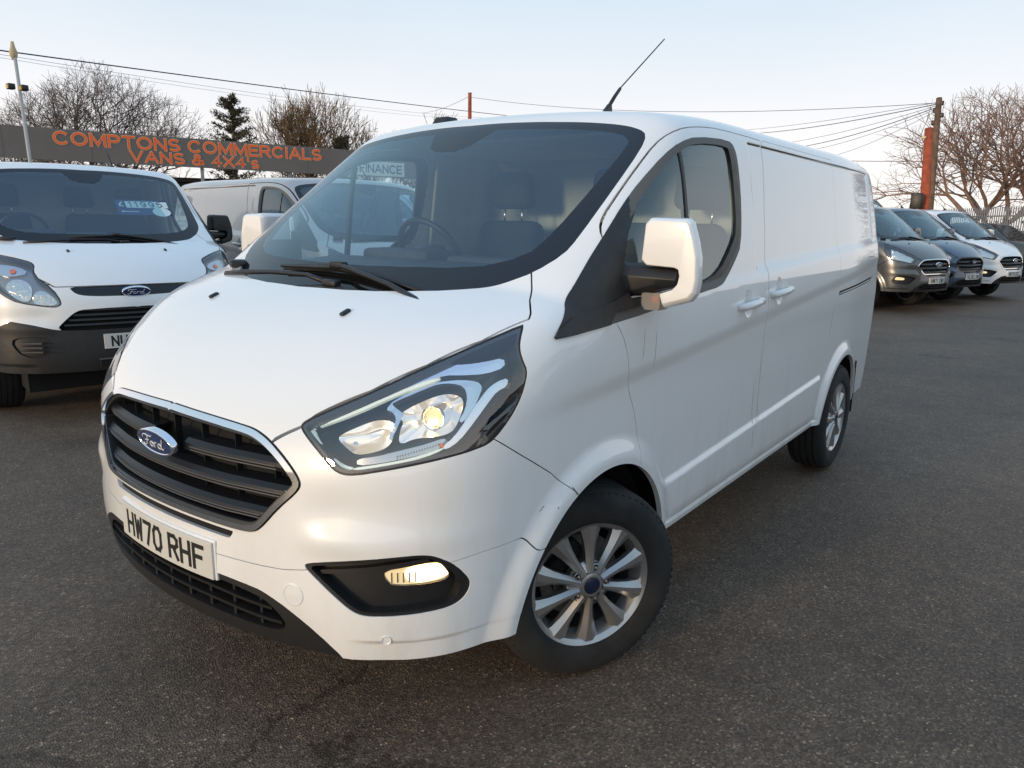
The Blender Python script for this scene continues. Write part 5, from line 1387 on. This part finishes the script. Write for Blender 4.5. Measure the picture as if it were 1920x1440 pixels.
pa, _ = gp(1700, 400, 33); pb, _ = gp(2300, 400, 26); bush_mass('undergrowth', pa, pb, 1.9, .6, 'dark undergrowth behind the palisade fence', 'undergrowth', 6, 9000)

# far field beyond the yard
tag(box('field', (0, 620, -.05), (2600, 1100, .04), mat('field_green', (.05, .06, .03), .95, noise=.4, nscale=.02)), kind='structure')

# ------------------------------------------------------------------ dark pickup beyond the end van
def pickup(loc, rz, label):
    o = empty('pickup_truck', loc, rz); tag(o, label, 'pickup'); PM = paint('pickup_paint', (.05, .062, .06), .4, .3)
    # side profile (y rearward, z), half width by height
    prof = [(-.95, .45), (-.98, .75), (-.88, .98), (-.2, 1.12), (.25, 1.20), (.95, 1.68), (1.2, 1.76), (2.1, 1.76), (2.45, 1.66), (2.60, 1.22), (4.2, 1.20), (4.22, .55), (3.6, .45)]
    bm = bmesh.new(); R = []
    for x, k in ((-.90, 0), (-.86, 1), (.86, 1), (.90, 0)):
        R.append([bm.verts.new((x * (1 - max(0, z - 1.15) * .42), y, z)) for y, z in prof])
    n = len(prof)
    for a, b in zip(R[:-1], R[1:]):
        for i in range(n): bm.faces.new((a[i], a[(i + 1) % n], b[(i + 1) % n], b[i]))
    bm.faces.new(R[0]); bm.faces.new(R[-1][::-1])
    bm_obj('body', bm, PM, o, bevel=.05, seg=3, smooth=True)
    for sx in (-1, 1):
        for pts in ([(.55, 1.22), (.98, 1.60), (1.45, 1.66), (1.45, 1.22)], [(1.52, 1.22), (1.52, 1.66), (2.1, 1.66), (2.38, 1.56), (2.45, 1.22)]):
            bm = bmesh.new(); vs = [bm.verts.new((sx * (.905 * (1 - max(0, z - 1.15) * .42) + .006), y, z)) for y, z in pts] + [bm.verts.new((sx * (.905 * (1 - max(0, z - 1.15) * .42) - .01), y, z)) for y, z in pts]
            k = len(pts); bm.faces.new(vs[:k]); bm.faces.new(vs[k:][::-1])
            for i in range(k): bm.faces.new((vs[i], vs[(i + 1) % k], vs[k + (i + 1) % k], vs[k + i]))
            bm_obj('window', bm, BLKG, o)
        box('headlight', (sx * .72, -.93, .88), (.34, .10, .16), CHR, o, bevel=.03); box('wing_mirror', (sx * 1.0, .45, 1.2), (.2, .1, .17), PM, o, bevel=.04)
        for y in (0, 3.1):
            w_ = lathe('wheel', [(-.2, .25), (0, .24), (.0, .05), (.02, .0001)], ALLOY, o, 24); w_.location = (sx * .9, y, .38); w_.rotation_euler = (0, 0, 0 if sx > 0 else math.pi)
            t_ = lathe('tyre', [(-.24, .25), (-.24, .36), (-.2, .385), (-.03, .385), (.01, .36), (.01, .24)], RUB, w_, 24)
    bm = bmesh.new(); vs = [bm.verts.new(v) for v in ((-.72, .27, 1.235), (.72, .27, 1.235), (.62, .93, 1.69), (-.62, .93, 1.69))]; bm.faces.new(vs); bm_obj('windscreen', bm, BLKG, o)
    box('grille', (0, -.97, .86), (.9, .06, .2), BLK, o, bevel=.02); box('bumper', (0, -1.0, .58), (1.7, .14, .22), BLK, o, bevel=.05)
    return o
c = at(1935, 440, 23.5); pickup((c.x, c.y, 0), 1.2, 'dark green pickup partly hidden behind the end van by the fence')

# ------------------------------------------------------------------ what the flank of the foreground van mirrors: the yard's other side
hb = empty('office_building', (24, 10, 0), R_(78)); tag(hb, 'low tan brick office beyond the right edge, mirrored in the van side', 'building')
box('wall', (0, 0, 1.6), (16, 6, 3.2), mat('tan_brick', (.42, .27, .16), .85, noise=.3, nscale=3), hb)
bm = bmesh.new(); vs = [bm.verts.new(v) for v in ((-8.3, -3.4, 3.2), (8.3, -3.4, 3.2), (8.3, 3.4, 3.2), (-8.3, 3.4, 3.2), (-7.5, 0, 5.0), (7.5, 0, 5.0))]
for q in ((0, 1, 5, 4), (1, 2, 5), (2, 3, 4, 5), (3, 0, 4)): bm.faces.new([vs[i] for i in q])
bm_obj('roof', bm, mat('roof_tile', (.16, .09, .06), .9, noise=.3, nscale=4), hb)
for k in range(5):
    w_ = box('window', (-6 + k * 3, 3.01, 1.7), (1.5, .06, 1.1), BLKG, hb); box('sill', (-6 + k * 3, 3.05, 1.12), (1.6, .14, .06), GALV, hb)
pole('lamp_post', (13.5, 9.5, 0), (13.3, 9.6, 8.0), .09, .06, GALV, 'tall grey lamp post beyond the right edge, mirrored in the van side', 'lamp post')

for k_, wd_ in enumerate(('nearest', 'middle', 'farthest')):  # out-of-frame vans added as bright surfaces to lift the flank
    copy_van(face, (7.2, .4 + 2.9 * k_), R_(-90), 'unseen white van added across the yard to brighten the side of the foreground van, ' + wd_ + ' of three', 'unseen vans added across the yard', MM(WHITE), None)

# loose grit and pale chips on the tarmac
gr_ = np.random.RandomState(5); V = []; F = []
for i in range(260):
    d_ = gr_.uniform(.6, 7.0); a_ = gr_.uniform(-1.25, -.02); cx, cy = CAM[0] + d_ * math.sin(a_), CAM[1] + d_ * math.cos(a_); s_ = gr_.uniform(.0015, .0042) * (2.2 if i % 37 == 0 else 1)
    b_ = len(V); q_ = gr_.uniform(0, 3.14)
    for k in range(5): V.append((cx + s_ * math.cos(q_ + k * 1.257) * gr_.uniform(.7, 1.3), cy + s_ * math.sin(q_ + k * 1.257) * gr_.uniform(.7, 1.3), 0))
    V.append((cx, cy, s_ * .8)); F += [(b_ + k, b_ + (k + 1) % 5, b_ + 5) for k in range(5)]
tag(np_mesh('grit', V, F, mat('pale_stone', (.36, .33, .27), .9), None, smooth=False), 'pale grit and stone chips scattered over the tarmac', 'grit', kind='stuff')
